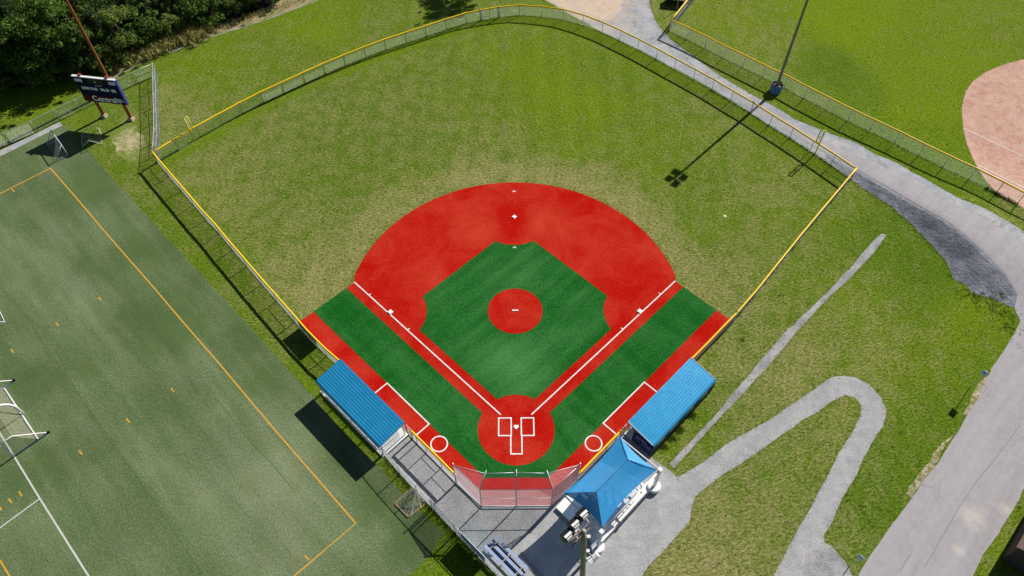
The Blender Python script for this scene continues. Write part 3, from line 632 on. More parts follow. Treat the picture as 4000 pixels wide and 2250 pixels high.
sheet('bare_ground', jitter(smooth_poly(pxpoly([(470,478),(540,492),(566,560),(545,625),(490,638),(455,580),(440,520)])), .8, .4, 21), .008, 'baresoil')
V0 = 0
sheet('verge', jitter(pxpoly(V1), .25, .35, 14), .010, 'verge')
V2 = [(3863,1462),(3878,1431),(3905,1395),(3880,1480),(3851,1500),(3790,1605),(3765,1625),(3800,1540),(3835,1480)]
sheet('verge', jitter(pxpoly(V2), .2, .35, 15), .010, 'verge')
WE = [(410,335),(430,320),(460,290),(520,255),(560,236),(640,205),(700,188),(780,158),(850,132),(930,110),(1000,86),(1080,58),(1150,35),(1240,-3),(1290,-40),(1180,-60),(1100,0),(1000,50),(900,85),(800,120),(700,150),(600,190),(520,225),(460,262),(415,300)]
sheet('dry_verge', jitter(pxpoly(WE), .25, .5, 16), .008, 'bare')
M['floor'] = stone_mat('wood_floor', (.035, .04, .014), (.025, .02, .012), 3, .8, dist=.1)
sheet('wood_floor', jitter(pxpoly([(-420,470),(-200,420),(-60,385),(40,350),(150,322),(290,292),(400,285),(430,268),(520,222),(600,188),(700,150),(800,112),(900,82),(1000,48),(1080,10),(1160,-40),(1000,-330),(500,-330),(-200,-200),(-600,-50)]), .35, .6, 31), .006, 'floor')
sheet('gravel_edge', jitter(stripe(pxpoly([(440,312),(480,285),(560,243),(640,210),(700,192),(850,136),(1000,90),(1080,62),(1240,2)]), .13), .12, .4, 17), .014, 'gravel')
# ---- second ball field
CL = [(4500,170),(4200,200),(4000,231),(3931.7,248),(3854,279.5),(3799.7,318),(3772.5,357),(3757,419),(3761,497),(3776,562.5),(3796,608.6),(3823,667),(3866,725),(3905,765),(3960,795),(4020,825),(4200,915),(4500,1000)]
sheet('infield_clay', jitter(pxpoly(CL), .05, .5, 18), .010, 'clay', True)
mb = MB()
line_strip(mb, hl([(3763, 502), (3889, 562), (4000, 612.5), (4300, 750)]), .11, .035, True)
line_strip(mb, hl([(3819, 645.5), (4000, 734.7), (4300, 885)]), .11, .035, True)
tag(mb.build('chalk_line', 'white_line'), kind='structure')
# kerb of concrete under the backstop and low fences
mb = MB()
for ch in ([P2(-1, 6.2, 7.12), P2(-1, -.1, 7.2), (-3.03, -7.2), (3.03, -7.2), P2(1, -.1, 7.2), P2(1, 6.2, 7.12)],):
    for i in range(len(ch)-1):
        mb.bar((*ch[i], .05), (*ch[i+1], .05), .26, .1)
tag(mb.build('kerb', 'kerb'), kind='structure')

# ------------------------------------------------------------------ fences
def path_at(pts):
    L = [0]
    for i in range(len(pts)-1): L.append(L[-1]+math.dist(pts[i], pts[i+1]))
    def f(s):
        for i in range(len(pts)-1):
            if s <= L[i+1]+1e-9:
                t = (s-L[i])/(L[i+1]-L[i]); return (pts[i][0]*(1-t)+pts[i+1][0]*t, pts[i][1]*(1-t)+pts[i+1][1]*t)
        return pts[-1]
    return f, L
WR = .0034
def wire_seg(mb, a, b, r=WR):
    d = Vector(b)-Vector(a)
    if d.length < 1e-4: return
    d.normalize(); x = d.cross(Vector((.31, .17, .94))).normalized()*r; y = d.cross(x)
    n = len(mb.v)
    for p in (a, b):
        p = Vector(p)
        for c_, s_ in ((1, 0), (-.5, .866), (-.5, -.866)): mb.v.append(tuple(p+x*c_+y*s_))
    mb.f += [(n, n+1, n+4, n+3), (n+1, n+2, n+5, n+4), (n+2, n, n+3, n+5)]
def chain(mb, pts, zlo, zhi, step=.075, zf=None, r=WR):
    f, L = path_at(pts); T = L[-1]; h = zhi-zlo; k = -int(h/step)-1
    g = lambda s, w: (*f(s), (zf(f(s)) if zf else H(*f(s)))+w)
    while k*step < T:
        s = k*step; k += 1
        for sg in (1, -1):
            sA, sB = (s, s+h) if sg > 0 else (s+h, s)
            lo, hi = max(0, min(sA, sB)), min(T, max(sA, sB))
            if hi-lo < .02: continue
            br = [lo]+[q_ for q_ in L if lo+.01 < q_ < hi-.01]+[hi]
            for a, b in zip(br, br[1:]):
                wa = zlo+h*(a-sA)/(sB-sA); wb = zlo+h*(b-sA)/(sB-sA)
                wire_seg(mb, g(a, wa), g(b, wb), r)
def quadwires(mb, a, b, c, d, step=.075):      # wires over a flat quad a-b (low), d-c (high)
    a, b, c, d = map(Vector, (a, b, c, d)); W = (b-a).length; h = (d-a).length
    P = lambda s, t: (a*(1-s)+b*s)*(1-t)+(d*(1-s)+c*s)*t
    k = -int(h/step)-1
    while k*step < W:
        s = k*step; k += 1
        for sg in (1, -1):
            sA, sB = (s, s+h) if sg > 0 else (s+h, s); lo, hi = max(0, min(sA, sB)), min(W, max(sA, sB))
            if hi-lo < .02: continue
            wire_seg(mb, P(lo/W, (lo-sA)/(sB-sA)), P(hi/W, (hi-sA)/(sB-sA)))
def fence(label, posts, h, cap=None, group=None, heavy=(), rails=(), bottom=True, name='chain_link_fence', posth=None):
    z0 = H(*posts[0]); t = thing(name, label, 'fence', (*posts[0], z0), group)
    mb = MB(); chain(mb, posts, .04, h-.03); mb.build('mesh_panel', 'wire', t)
    mb = MB(); tp = [(*p, H(*p)+h) for p in posts]
    if cap:
        fine_ = [tp[0]]
        for a, b in zip(tp, tp[1:]):
            for k in range(1, 5):
                q_ = Vector(a).lerp(Vector(b), k/4); q_.z += (-.018 if k in (1, 2, 3) else 0); fine_.append(q_)
        mb.tube(fine_, .098, 8); mb.build('top_cap', cap, t, True)
    else:
        mb.tube(tp, .026, 6); mb.build('top_rail', 'galv', t, True)
    if bottom:
        mb = MB(); mb.tube([(*p, H(*p)+.05) for p in posts], .012, 5); mb.build('bottom_wire', 'galv', t)
    for i, p in enumerate(posts):
        mb = MB(); r = .05 if i in heavy or i in (0, len(posts)-1) else .042
        hh = (posth or {}).get(i, h)
        mb.tube([(*p, H(*p)-.02), (*p, H(*p)+hh+(.03 if r > .04 else -.02))], r, 7); mb.build('post', 'galv', t, True)
    for i, z in rails:
        a, b = posts[i], posts[i+1]; mb = MB(); mb.tube([(*a, H(*a)+z), (*b, H(*b)+z)], .022, 6); mb.build('mid_rail', 'galv', t, True)
    return t
HF = 1.68
OUT = [G(x, y) for x, y in ((782,535),(868,488),(949,443),(1030,401),(1112.6,363),(1194,325),(1273,289),(1351,256),(1431,224),(1509,195),(1590,168),(1666,143),(1745,116),(1822,92),(1881,80),(1946,69),(2029,61),(2116.5,67),(2199,78),(2276,100),(2351,128),(2420,160),(2491,195),(2562,233),(2633.5,272),(2708,312.5),(2780,352.5),(2853,397),(2930.5,442),(3004.7,491),(3083.5,539.6),(3163,591),(3245,645.5))]
cornL = at(617, 636); cornR = G(3345.5, 658, HF)
OUT = [cornL, G(699, 586)]+OUT+[cornR]
fence('long curved outfield fence with a yellow cap, around the far side of the grass outfield', OUT, HF, 'yellow', heavy=(16, 17, 18), rails=((14, .85), (16, .5), (17, .85), (len(OUT)-2, .85)))
gate_t = thing('gate', 'small metal gate at the far top of the yellow capped outfield fence', 'gate', (*OUT[16], 0))
LF = [at(x, y) for x, y in ((617,636),(662,690),(710.4,746.4),(757,801),(805.5,858),(857,913),(909,977),(965,1041),(1023,1110),(1081.6,1176.4),(1153.5,1258),(1212,1325),(1277.8,1392))]+[P2(-1, 15.75, 7.25)]
fence('straight yellow capped fence between the left field grass and the green sports turf', LF, HF, 'yellow', heavy=(10,), rails=((0, .85), (9, .85), (11, .85), (12, .85)), posth={10: HF+.15})
RF = [cornR]+[G(x, y, HF) for x, y in ((3270,748),(3196,836),(3118,930),(3040,1027),(2963,1124),(2915,1180),(2881,1219),(2830,1270),(2765,1338))]+[P2(1, 15.6, 7.2)]
fence('straight yellow capped fence along right field beside the grass slope', RF, HF, 'yellow', heavy=(7,), rails=((0, .85), (6, .85), (7, .85)), posth={7: HF+.15})
# low fences in front of the forecourt
K = 7.2
fence('short yellow capped fence between left dugout and backstop', [P2(-1, 5.95, K), P2(-1, 5.35, K), P2(-1, 4.1, K), P2(-1, 2.1, K), P2(-1, .08, K+.02)], HF, 'yellow', rails=((3, .9), (2, .5)), heavy=(1,))
fence('short yellow capped fence between backstop and the navy clad right dugout', [P2(1, 5.95, K), P2(1, 5.35, K), P2(1, 4.1, K), P2(1, 2.1, K), P2(1, .08, K+.02)], HF, 'yellow', rails=((3, .9), (2, .5)), heavy=(1,))
# small gates beside the dugouts
for s, lb in ((-1, 'left'), (1, 'right')):
    a, b = P2(s, 6.5, K+.02), P2(s, 6.02, K+.02)
    fence('narrow silver gate panel next to the %s dugout' % lb, [a, b], 2.0, None, bottom=False)
# walkway fence
WK = [at(x, y) for x, y in ((1499,1778),(1563,1852),(1630,1925),(1690,1988),(1701,1998),(1780,2083),(1795.7,2099),(1889.7,2196),(1975,2285),(2060,2375))]
fence('plain silver fence between the gravel walkway and the green sports turf', WK, 1.83, None, heavy=(0, 3, 4), rails=((6, .3),))
# upper-left fences
UL = [at(x, y) for x, y in ((-260,690),(-160,645),(-60,603),(43,559),(146,515.5),(236,470),(316,432),(393,394),(468,358),(541,324),(615,291))]
fence('plain silver fence behind the scoreboard, along the wood', UL, 1.72, None, rails=((9, .85),))
UR = [at(x, y) for x, y in ((615,291),(617,345),(619,410),(622,470),(623,545),(620,600))]+[cornL]
fence('silver fence running up from the left end of the yellow outfield fence', UR, 1.83, None, heavy=(2, 4), rails=((0, 1.0), (2, 1.0), (3, .95), (4, .95), (1, .9)))
# second field fence
F2 = [G(x, y) for x, y in ((2613,124),(2682.5,155),(2753,190),(2826,228),(2900.6,264),(2978,303),(3062,343.5),(3140.5,386),(3224,429),(3310.6,473.6),(3395,514),(3492,560),(3587,608.6),(3682.5,655),(3783,702.5),(3889,756),(3970.5,799),(4060,845),(4160,895))]
fence('yellow capped fence beyond the gravel lane, around the second ball field', F2, 1.85, 'yellow', rails=((0, .95),), heavy=(15,))
F3 = [G(x, y) for x, y in ((2613,124),(2681,38),(2722,-12),(2780,-90))]
fence('short yellow capped fence piece at the top, turning away from the lane corner', F3, 1.85, 'yellow', rails=((0, .95),))
# gate leaf detail
mb = MB(); a, b = Vector((*OUT[16], 0)), Vector((*OUT[17], 0)); d = (b-a)
g0 = a-d*.02+Vector((0, -.06, 0)); g1 = b+d*.02+Vector((0, -.06, 0)); gm = (g0+g1)/2
for p, q_ in ((g0, gm-d*.01), (gm+d*.01, g1)):
    for z in (.12, 1.58): mb.tube([p+Vector((0, 0, z)), q_+Vector((0, 0, z))], .022, 6)
    for e in (p, q_): mb.tube([e+Vector((0, 0, .1)), e+Vector((0, 0, 1.6))], .022, 6)
mb.build('gate_frame', 'galv', gate_t, True)
for e in (g0, g1):
    mb = MB(); e2 = e+Vector((0, .02, 0))+(e-gm).normalized()*.12; mb.tube([e2, e2+Vector((0, 0, 1.9))], .055, 8); mb.build('gate_post', 'galv', gate_t, True)

# backstop
bs = thing('backstop', 'tall silver chain link backstop leaning over behind home plate', 'backstop', (0, -7.17, 0))
B1, Bk2, Bk3, Bk4, B5 = (-5.27, -5.05), (-3.02, -7.16), (-.06, -7.17), (2.9, -7.14), (5.2, -5.06)
HB = 3.9; HT_ = 4.95
tops = {2: (-2.58, -6.22, HT_), 3: (-.07, -6.15, HT_), 4: (2.45, -6.22, HT_)}
def bpart(name, segs, r=.03, m='galv'):
    mb = MB()
    for a, b in segs: mb.tube([a, b], r, 7)
    return mb.build(name, m, bs, True)
for p in (B1, B5): bpart('post', [((*p, 0), (*p, HB+.22))], .05); bpart('post_cap', [((*p, HB+.2), (*p, HB+.3))], .07, 'white')
for i, p in ((2, Bk2), (3, Bk3), (4, Bk4)):
    mb = MB(); tt = Vector(tops[i]); kn = Vector((*p, HB)); mb.tube([(*p, 0), kn, tt+(tt-kn)*.18], .05, 8); mb.build('post', 'galv', bs, True)
T = {k: Vector(v) for k, v in tops.items()}
bpart('top_rail', [((*B1, HB), T[2]), (T[2], T[3]), (T[3], T[4]), (T[4], (*B5, HB))])
bpart('knee_rail', [((*B1, HB), (*Bk2, HB)), ((*Bk2, HB), (*Bk3, HB)), ((*Bk3, HB), (*Bk4, HB)), ((*Bk4, HB), (*B5, HB))], .032)
bpart('mid_rail', [((*B1, 1.95), (*Bk2, 1.95)), ((*Bk2, 1.95), (*Bk3, 1.95)), ((*Bk3, 1.95), (*Bk4, 1.95)), ((*Bk4, 1.95), (*B5, 1.95))])
bpart('bottom_rail', [((*B1, .14), (*Bk2, .14)), ((*Bk2, .14), (*Bk3, .14)), ((*Bk3, .14), (*Bk4, .14)), ((*Bk4, .14), (*B5, .14))])
mb = MB(); chain(mb, [B1, Bk2, Bk3, Bk4, B5], .14, HB, .06, lambda p: 0, .0040); mb.build('mesh_panel', 'wire', bs)
mb = MB()
quadwires(mb, (*Bk2, HB), (*Bk3, HB), T[3], T[2], .07); quadwires(mb, (*Bk3, HB), (*Bk4, HB), T[4], T[3], .07)
for P_, K_, T_ in ((B1, Bk2, T[2]), (B5, Bk4, T[4])):
    a = Vector((*P_, HB)); b = Vector((*K_, HB))
    n_ = 46
    for i in range(1, n_):
        wire_seg(mb, a.lerp(b, i/n_), a.lerp(T_, i/n_), .003); 
        wire_seg(mb, b.lerp(a, i/n_), b.lerp(T_, 1-0) if False else T_.lerp(a, i/n_), .003) if False else None
        wire_seg(mb, a.lerp(b, i/n_), T_.lerp(b, i/n_), .003)
mb.build('overhang_mesh', 'wire', bs)

# foul poles
for px_, top_, s, lb in (((757, 549.3), None, 1, 'left'), ((3183, 601.5), None, -1, 'right')):
    p = Vector((*G(*px_), 0)); p.z = H(p.x, p.y)
    t = thing('foul_pole', 'yellow foul pole with a mesh wing on the %s field corner of the outfield fence' % lb, 'foul pole', p)
    mb = MB(); mb.tube([p, p+Vector((0, 0, 3.65))], .07, 10); mb.build('pole', 'yellowp', t, True)
    w = (Vector((*P2(s, 20, 0), 0))-Vector((*P2(s, 20, 1), 0))).normalized() if False else Vector((1 if lb == 'left' else -1, .25, 0)).normalized()
    w = w*.48
    mb = MB(); z0, z1 = Vector((0, 0, 1.85)), Vector((0, 0, 3.62))
    for a, b in ((p+z0, p+z0+w), (p+z1, p+z1+w), (p+z0+w, p+z1+w), (p+(z0+z1)/2, p+(z0+z1)/2+w)): mb.tube([a, b], .055, 6)
    mb.build('wing_frame', 'yellowp', t, True)
    mb = MB(); quadwires(mb, p+z0, p+z0+w, p+z1+w, p+z1, .07); mb.build('wing_mesh', 'wire', t)

# banners on fences
def banner(label, a, b, z0, z1, m, off, name='banner'):
    a, b = Vector((*a, 0)), Vector((*b, 0)); d = (b-a).normalized(); n = Vector((-d.y, d.x, 0))*off
    mb = MB(a); c_ = (a+b)/2+n; mb.box((c_.x, c_.y, (z0+z1)/2), ((b-a).length, .012, z1-z0), (d, Vector((-d.y, d.x, 0)), Vector((0, 0, 1))))
    return tag(mb.build(name, m), label, 'banner')
f_, L_ = path_at(LF); s10 = L_[10]
banner('dark blue banner tied to the left field fence above the left dugout', f_(s10+.85), f_(s10+.85+3.2), .12, 1.55, 'banner', .05)
f_, L_ = path_at(WK)
banner('pale blue banner tied to the silver walkway fence beside the blue bleacher', f_(L_[6]+.15), f_(L_[6]+.15+2.9), .35, 1.75, 'banner_l', .05)

# ------------------------------------------------------------------ bases and plates
def base_bag(label, c, ang, sz=.40):
    mb = MB((*c, .02)); ax = (Vector((math.cos(ang), math.sin(ang), 0)), Vector((-math.sin(ang), math.cos(ang), 0)), Vector((0, 0, 1)))
    mb.box((*c, .055), (sz, sz, .05), ax); mb.box((*c, .092), (sz*.86, sz*.86, .022), ax)
    return tag(mb.build('base_bag', 'bag'), label, 'base', 'bases of the infield')
base_bag('white base bag on the red arc behind the infield, at second base', (0, 25.86), A45, .42)
base_bag('white base bag on the left foul line, at third base', P2(-1, 18.12, -.25), A45, .46)
base_bag('white base bag on the right foul line, at first base', P2(1, 18.12, -.25), A45, .46)
mb = MB((0, .2, .02)); w = .216
mb.prism([(0, 0), (w, w), (w, 2*w), (-w, 2*w), (-w, w)], .022, .05)
tag(mb.build('home_plate', 'bag'), 'white five-sided home plate between the two batter boxes', 'home plate')
mb = MB((0, 13.15, .03)); mb.box((0, 13.15, .05), (.62, .15, .05))
tag(mb.build('pitching_plate', 'bag'), 'white pitching rubber in the middle of the red circle', 'pitching plate')
p = G(2831, 845); mb = MB((*p, 0)); mb.lathe((*p, .0), [(.17, 0), (.17, .03), (.13, .055), (.02, .06)], 16)
tag(mb.build('sprinkler_lid', simple('pale_yellow_lid', (.75, .74, .30), .6)), 'pale yellow round lid in the right field grass', 'lid')
p = at(1986, 0); p = at(1935, 2065); mb = MB((*p, 0)); mb.lathe((*p, .005), [(.27, 0), (.27, .02), (.02, .022)], 20)
tag(mb.build('drain_cover', simple('pinkish_iron', (.42, .30, .26), .8, var=.2)), 'pinkish round cover set in the gravel behind the backstop', 'cover')
for (x, y), lb in (((590*0+2272, 97), 'small pale plastic bit lying at the foot of the outfield fence near the sandy ground'), ((295, 512), 'small white scrap lying on the grass between the scoreboard and the white goals')):
    p = G(x, y); mb = MB((*p, 0)); mb.lathe((*p, 0), [(.10, 0), (.12, .04), (.05, .09), (.01, .1)], 7); tag(mb.build('litter', 'bag'), lb, 'litter')

# ------------------------------------------------------------------ dugouts
def dugout(s, label):
    o = Vector(uv(s, 11, 8.7)); t = thing('dugout', label, 'dugout', (o.x, o.y, 0)); P = lambda u, v, z: Vector(uv(s, u, v, z))
    U0, U1, V0, V1 = 6.55, 15.75, 7.35, 10.25
    mb = MB(); pl = [P(U0, V0-.1, 0), P(U1, V0-.1, 0), P(U1, V1, 0), P(U0, V1, 0)]
    if s < 0: pl = pl[::-1]
    mb.prism([(q_.x, q_.y) for q_ in pl], 0, .1); mb.build('floor_slab', 'concrete_white', t)
    # roof: ribbed sheet, front high, rolled down at the back
    zf, zb = 2.72, 2.22; ru0, ru1, rv0, rv1 = 6.5, 15.65, 7.3, 10.15
    mb = MB(); prof = []; n = 11; wv = (rv1-rv0)/n
    zz = lambda v: zf+(zb-zf)*(v-rv0)/(rv1-rv0)
    for i in range(n):
        v = rv0+i*wv; prof += [(v, zz(v)), (v+wv*.72, zz(v+wv*.72)), (v+wv*.80, zz(v+wv*.8)+.020), (v+wv*.90, zz(v+wv*.9)+.020)]
    prof += [(rv1, zb), (rv1+.10, zb-.05), (rv1+.16, zb-.14), (rv1+.17, zb-.24)]
    for i in range(len(prof)-1):
        (va, za), (vb, zb_) = prof[i], prof[i+1]
        mb.add([P(ru0, va, za), P(ru1, va, za), P(ru1, vb, zb_), P(ru0, vb, zb_)], [(0, 1, 2, 3)])
    m_ = len(prof)
    for i in range(m_-1):
        (va, za), (vb, zb_) = prof[i], prof[i+1]
        mb.add([P(ru0, va, za-.03), P(ru1, va, za-.03), P(ru1, vb, zb_-.03), P(ru0, vb, zb_-.03)], [(3, 2, 1, 0)])
    roof = mb.build('roof', 'roof', t)
    for u in (ru0-.015, ru1+.015):
        mb = MB(); mb.bar(P(u, rv0, zf-.03), P(u, rv1, zb-.03), .03, .13)
        subobj(mb, 'roof_trim', 'white' if s > 0 else 'roof', roof, t)
    for u in (6.75, 9.0, 11.25, 13.5, 15.5):
        for v, zt in ((7.5, zf-.12), (10.0, zb-.1)):
            mb = MB(); mb.tube([P(u, v, .1), P(u, v, zt)], .045, 8); mb.build('post', 'galv', t, True)
    # bench
    b = MB(); b.bar(P(7.4, 9.65, .55), P(15.0, 9.65, .55), .32, .05); be = b.build('bench', 'alu', t)
    b = MB()
    for u in (7.8, 10, 12.2, 14.6): b.bar(P(u, 9.65, .1), P(u, 9.65, .53), .05)
    subobj(b, 'bench_leg', 'galv', be, t)
    # fence walls
    mb = MB()
    quadwires(mb, P(U0+.1, V0, .12), P(U1, V0, .12), P(U1, V0, zf-.25), P(U0+.1, V0, zf-.25))
    quadwires(mb, P(U0+.15, V0+.7, .12), P(U0+.15, V1-.1, .12), P(U0+.15, V1-.1, zb-.1), P(U0+.15, V0+.7, zb-.1))
    quadwires(mb, P(U1-.1, V0, .12), P(U1-.1, V1-.1, .12), P(U1-.1, V1-.1, zb-.1), P(U1-.1, V0, zb-.1))
    quadwires(mb, P(U0+.15, V1-.1, .12), P(U1-.1, V1-.1, .12), P(U1-.1, V1-.1, zb-.1), P(U0+.15, V1-.1, zb-.1))
    mb.build('mesh_panel', 'wire', t)
    for a, b_ in (((U0+.15, V1-.1), (U1-.1, V1-.1)), ((U0+.15, V0+.7), (U0+.15, V1-.1)), ((U1-.1, V0), (U1-.1, V1-.1))):
        for z in (.2, 1.15):
            mb = MB(); mb.tube([P(*a, z), P(*b_, z)], .024, 6); mb.build('rail', 'galv', t, True)
    return t, P, (U0, U1, V0, V1, zf, zb)
dugout(-1, 'left dugout with deep blue ribbed roof and open silver mesh walls')
dr, P, (U0, U1, V0, V1, zf, zb) = dugout(1, 'right dugout with sky blue ribbed roof and navy cladding on its back and end')
# navy cladding, with pale clear windows along the back and a lettered banner on the end
mb = MB(); v = V1+.03
mb.bar(P(U0+.1, v, .75-.2), P(U1, v, .55), .03, .86); mb.bar(P(U0+.1, v, 1.95), P(U1, v, 1.95), .03, .34)
wins = [(7.2, 8.3), (9.0, 10.2), (11.3, 12.5), (13.6, 14.7)]; ed = [U0+.1]+[q_ for w_ in wins for q_ in w_]+[U1]
for i in range(0, len(ed), 2): mb.bar(P(ed[i], v, 1.38), P(ed[i+1], v, 1.38), .03, .80)
mb.build('back_cladding', 'navy_mesh', dr)
for w_ in wins:
    mb = MB(); mb.bar(P(w_[0]+.02, v, 1.38), P(w_[1]-.02, v, 1.38), .012, .76); mb.build('window', simple('cloudy_vinyl', (.30, .36, .30), .3, var=.3, sc=4), dr)
mb = MB(); mb.bar(P(U0-.02, V0+.75, 1.05), P(U0-.02, V1+.03, 1.05), .03, 1.95, (0, 0, 1)); mb.build('end_cladding', 'navy_mesh', dr)
def text_part(txt, size, mtx, m, parent, name='lettering', ext=.006, align='LEFT', bold=0.0, sx=1.0):
    cu = bpy.data.curves.new(name, 'FONT'); cu.body = txt; cu.size = size; cu.extrude = ext; cu.align_x = align; cu.offset = bold; cu.resolution_u = 3
    tmp = bpy.data.objects.new('tmp', cu); me = bpy.data.meshes.new_from_object(tmp); bpy.data.objects.remove(tmp)
    off = Vector(parent.location) if parent.parent is None else Vector(parent.parent.location)
    me.transform(Matrix.Translation(-off) @ mtx @ Matrix.Diagonal((sx, 1, 1, 1))); me.materials.clear(); me.materials.append(M[m] if isinstance(m, str) else m)
    o = bpy.data.objects.new(name, me); C.objects.link(o); o.parent = parent; return o
def frame(o, ex, up, nrm):
    m = Matrix.Identity(4)
    for i in range(3): m[i][0] = ex[i]; m[i][1] = up[i]; m[i][2] = nrm[i]; m[i][3] = o[i]
    return m
en = (P(0, 0, 0)-P(1, 0, 0)).normalized(); ee = (P(0, 1, 0)-P(0, 0, 0)).normalized()
mb = MB(); o0 = P(U0-.05, V0+1.05, 0); mb.box(P(U0-.05, V0+1.95, 1.38), (1.95, .02, 1.12), (ee, en, Vector((0, 0, 1))))
bn = mb.build('lettered_banner', 'navy', dr)
M['lav'] = simple('lavender_print', (.20, .26, .55), .7, var=.1)
for txt, sz, dx, z, sx in (('SPORTS', .30, .08, 1.62, 1.12), ('WHERE', .15, .08, 1.44, 1.0), ('SKILL', .15, .08, 1.27, 1.0), ('FUN', .40, 1.12, 1.28, 1.05), ('PLAY', .22, .08, 1.05, 1.0), ('CHILDREN', .20, .78, 1.02, 1.0), ('KIDSPORT', .09, 1.28, 1.72, 1.0)):
    if txt == 'KIDSPORT': continue
    text_part(txt, sz, frame(P(U0-.05, V0+1.0+dx, z-.13)+en*.014, ee, Vector((0, 0, 1)), en), 'lav', bn, 'lettering', .003, 'LEFT', .006, sx)
mb = MB(); c_ = P(U0-.05, V0+1.0+.86, 1.36)+en*.016
for ro, ri in ((.17, .125), (.08, .04)):
    n = 20; vs = []
    for r_ in (ro, ri):
        for k in range(n): a = 2*math.pi*k/n; vs.append(c_+ee*(math.cos(a)*r_)+Vector((0, 0, math.sin(a)*r_)))
    mb.add(vs, [(k, (k+1) % n, n+(k+1) % n, n+k) for k in range(n)])
subobj(mb, 'emblem', 'lav', bn, dr)

# ------------------------------------------------------------------ scoreboard
sL, sR = Vector((-51.3, 42.83, 0)), Vector((-47.72, 42.24, 0)); ex = (sR-sL).normalized(); ez = Vector((0, 0, 1)); en = ex.cross(ez)
sc = (sL+sR)/2; sb = thing('scoreboard', 'dark navy scoreboard with white lettering on two rust red legs', 'scoreboard', sc)
bc = sc+ex*(-.15)
Z0, Z1, W_ = 2.62, 6.2, 5.42
mb = MB(); mb.box(bc+Vector((0, 0, (Z0+Z1)/2))+en*.05, (W_, .22, Z1-Z0), (ex, -en, ez)); body = mb.build('display_panel', 'navy', sb)
mb = MB(); mb.bar(bc-ex*(W_/2+.03)+ez*(Z1+.05)+en*.05, bc+ex*(W_/2+.03)+ez*(Z1+.05)+en*.05, .30, .09); mb.build('top_trim', 'white', sb)
mb = MB(); mb.bar(bc+ex*(W_/2+.04)+ez*Z0+en*.05, bc+ex*(W_/2+.04)+ez*Z1+en*.05, .08, .3, en); mb.build('side_trim', 'blue_trim', sb)
mb = MB(); mb.box(bc+ez*(Z0+.5)+en*.175, (W_, .03, 1.0), (ex, -en, ez)); sp_ = mb.build('sponsor_panel', 'maroon', sb)
fr = lambda x, z, d=.17: frame(bc+ex*x+ez*z+en*d, ex, ez, en)
M['dk'] = M['black']
def T_(txt, sz, x, z, d=.17, al='LEFT', m='letter', par=None, bold=.034, sx=1.0): return text_part(txt, sz, fr(x, z, d), m, par or body, 'lettering', .004, al, bold, sx)
T_('HOME', .56, -W_/2+.10, Z1-.66, sx=.60); T_('GUEST', .56, W_/2-.08, Z1-.66, al='RIGHT', sx=.55)
T_('DOWN', .52, -2.2, Z1-1.75, sx=.56); T_('TO GO', .52, -1.12, Z1-1.75, sx=.56); T_('BALL ON', .52, .23, Z1-1.75, sx=.50); T_('QTR', .52, 1.55, Z1-1.75, sx=.58)
mb = MB(); mb.box(bc+ex*.05+ez*(Z1-.45)+en*.168, (1.9, .02, .72), (ex, -en, ez)); subobj(mb, 'clock_window', 'black', body, sb)
T_(':', .5, .02, Z1-.6, .185, al='CENTER')
mb = MB(); mb.box(bc+ex*.15+ez*(Z1-1.05)+en*.168, (.85, .015, .05), (ex, -en, ez)); subobj(mb, 'name_strip', 'letter', body, sb)
T_('Central', 1.08, -1.55, Z0+.2, .195, par=sp_, bold=.028, sx=.96)
# pale emblem at the right end of the sponsor panel: rounded blob with a hooked tail
mb = MB(); n = 26; cx, cz = 1.98, .55
vs = [bc+ex*cx+ez*(Z0+cz)+en*.197]
for k in range(n):
    a = 2*math.pi*k/n; r_ = .36*(1+.16*math.sin(3*a+.6)+.08*math.sin(7*a)); vs.append(bc+ex*(cx+r_*1.05*math.cos(a))+ez*(Z0+cz+r_*math.sin(a))+en*.197)
mb.add(vs, [(0, 1+k, 1+(k+1) % n) for k in range(n)])
hook = [(2.42, .72), (2.52, .78), (2.46, .6), (2.60, .5), (2.66, .3), (2.56, .36), (2.50, .44), (2.40, .52)]
mb.add([bc+ex*x+ez*(Z0+z)+en*.197 for x, z in hook], [tuple(range(len(hook)))])
subobj(mb, 'emblem', simple('pale_blue_print', (.28, .50, .68), .6, var=.3, sc=5), sp_, sb)
for q_ in (sL, sR):
    mb = MB(); p0 = q_-en*.14
    for dy in (-.11, .11): mb.box(p0-en*dy+ez*3.1, (.26, .02, 6.2), (ex, -en, ez))
    mb.box(p0+ez*3.1, (.02, .2, 6.2), (ex, -en, ez)); mb.build('leg', 'steel_red', sb)
    mb = MB(); b0 = p0; prof = [(-.42, 0, 1.0), (-.34, .36, .8)]
    vs = []
    for z, k in ((0, .36), (.34, .27)):
        for i, j in ((-1, -1), (1, -1), (1, 1), (-1, 1)): vs.append(b0+ex*(i*k)+en*(j*k)+ez*z)
    mb.add(vs, [(3, 2, 1, 0), (4, 5, 6, 7), (0, 1, 5, 4), (1, 2, 6, 5), (2, 3, 7, 6), (3, 0, 4, 7)]); mb.build('footing', 'tan_concrete', sb)
for x in (-1.75, 1.65):
    mb = MB(); b0 = bc+ex*x+ez*(Z1+.1); mb.box(b0+ez*.12-en*.05, (.28, .28, .22), (ex, -en, ez)); mb.tube([b0+ez*.2, b0+ez*.32+en*.1+ex*.1], .05, 6); mb.build('bracket', 'steel_red', sb)

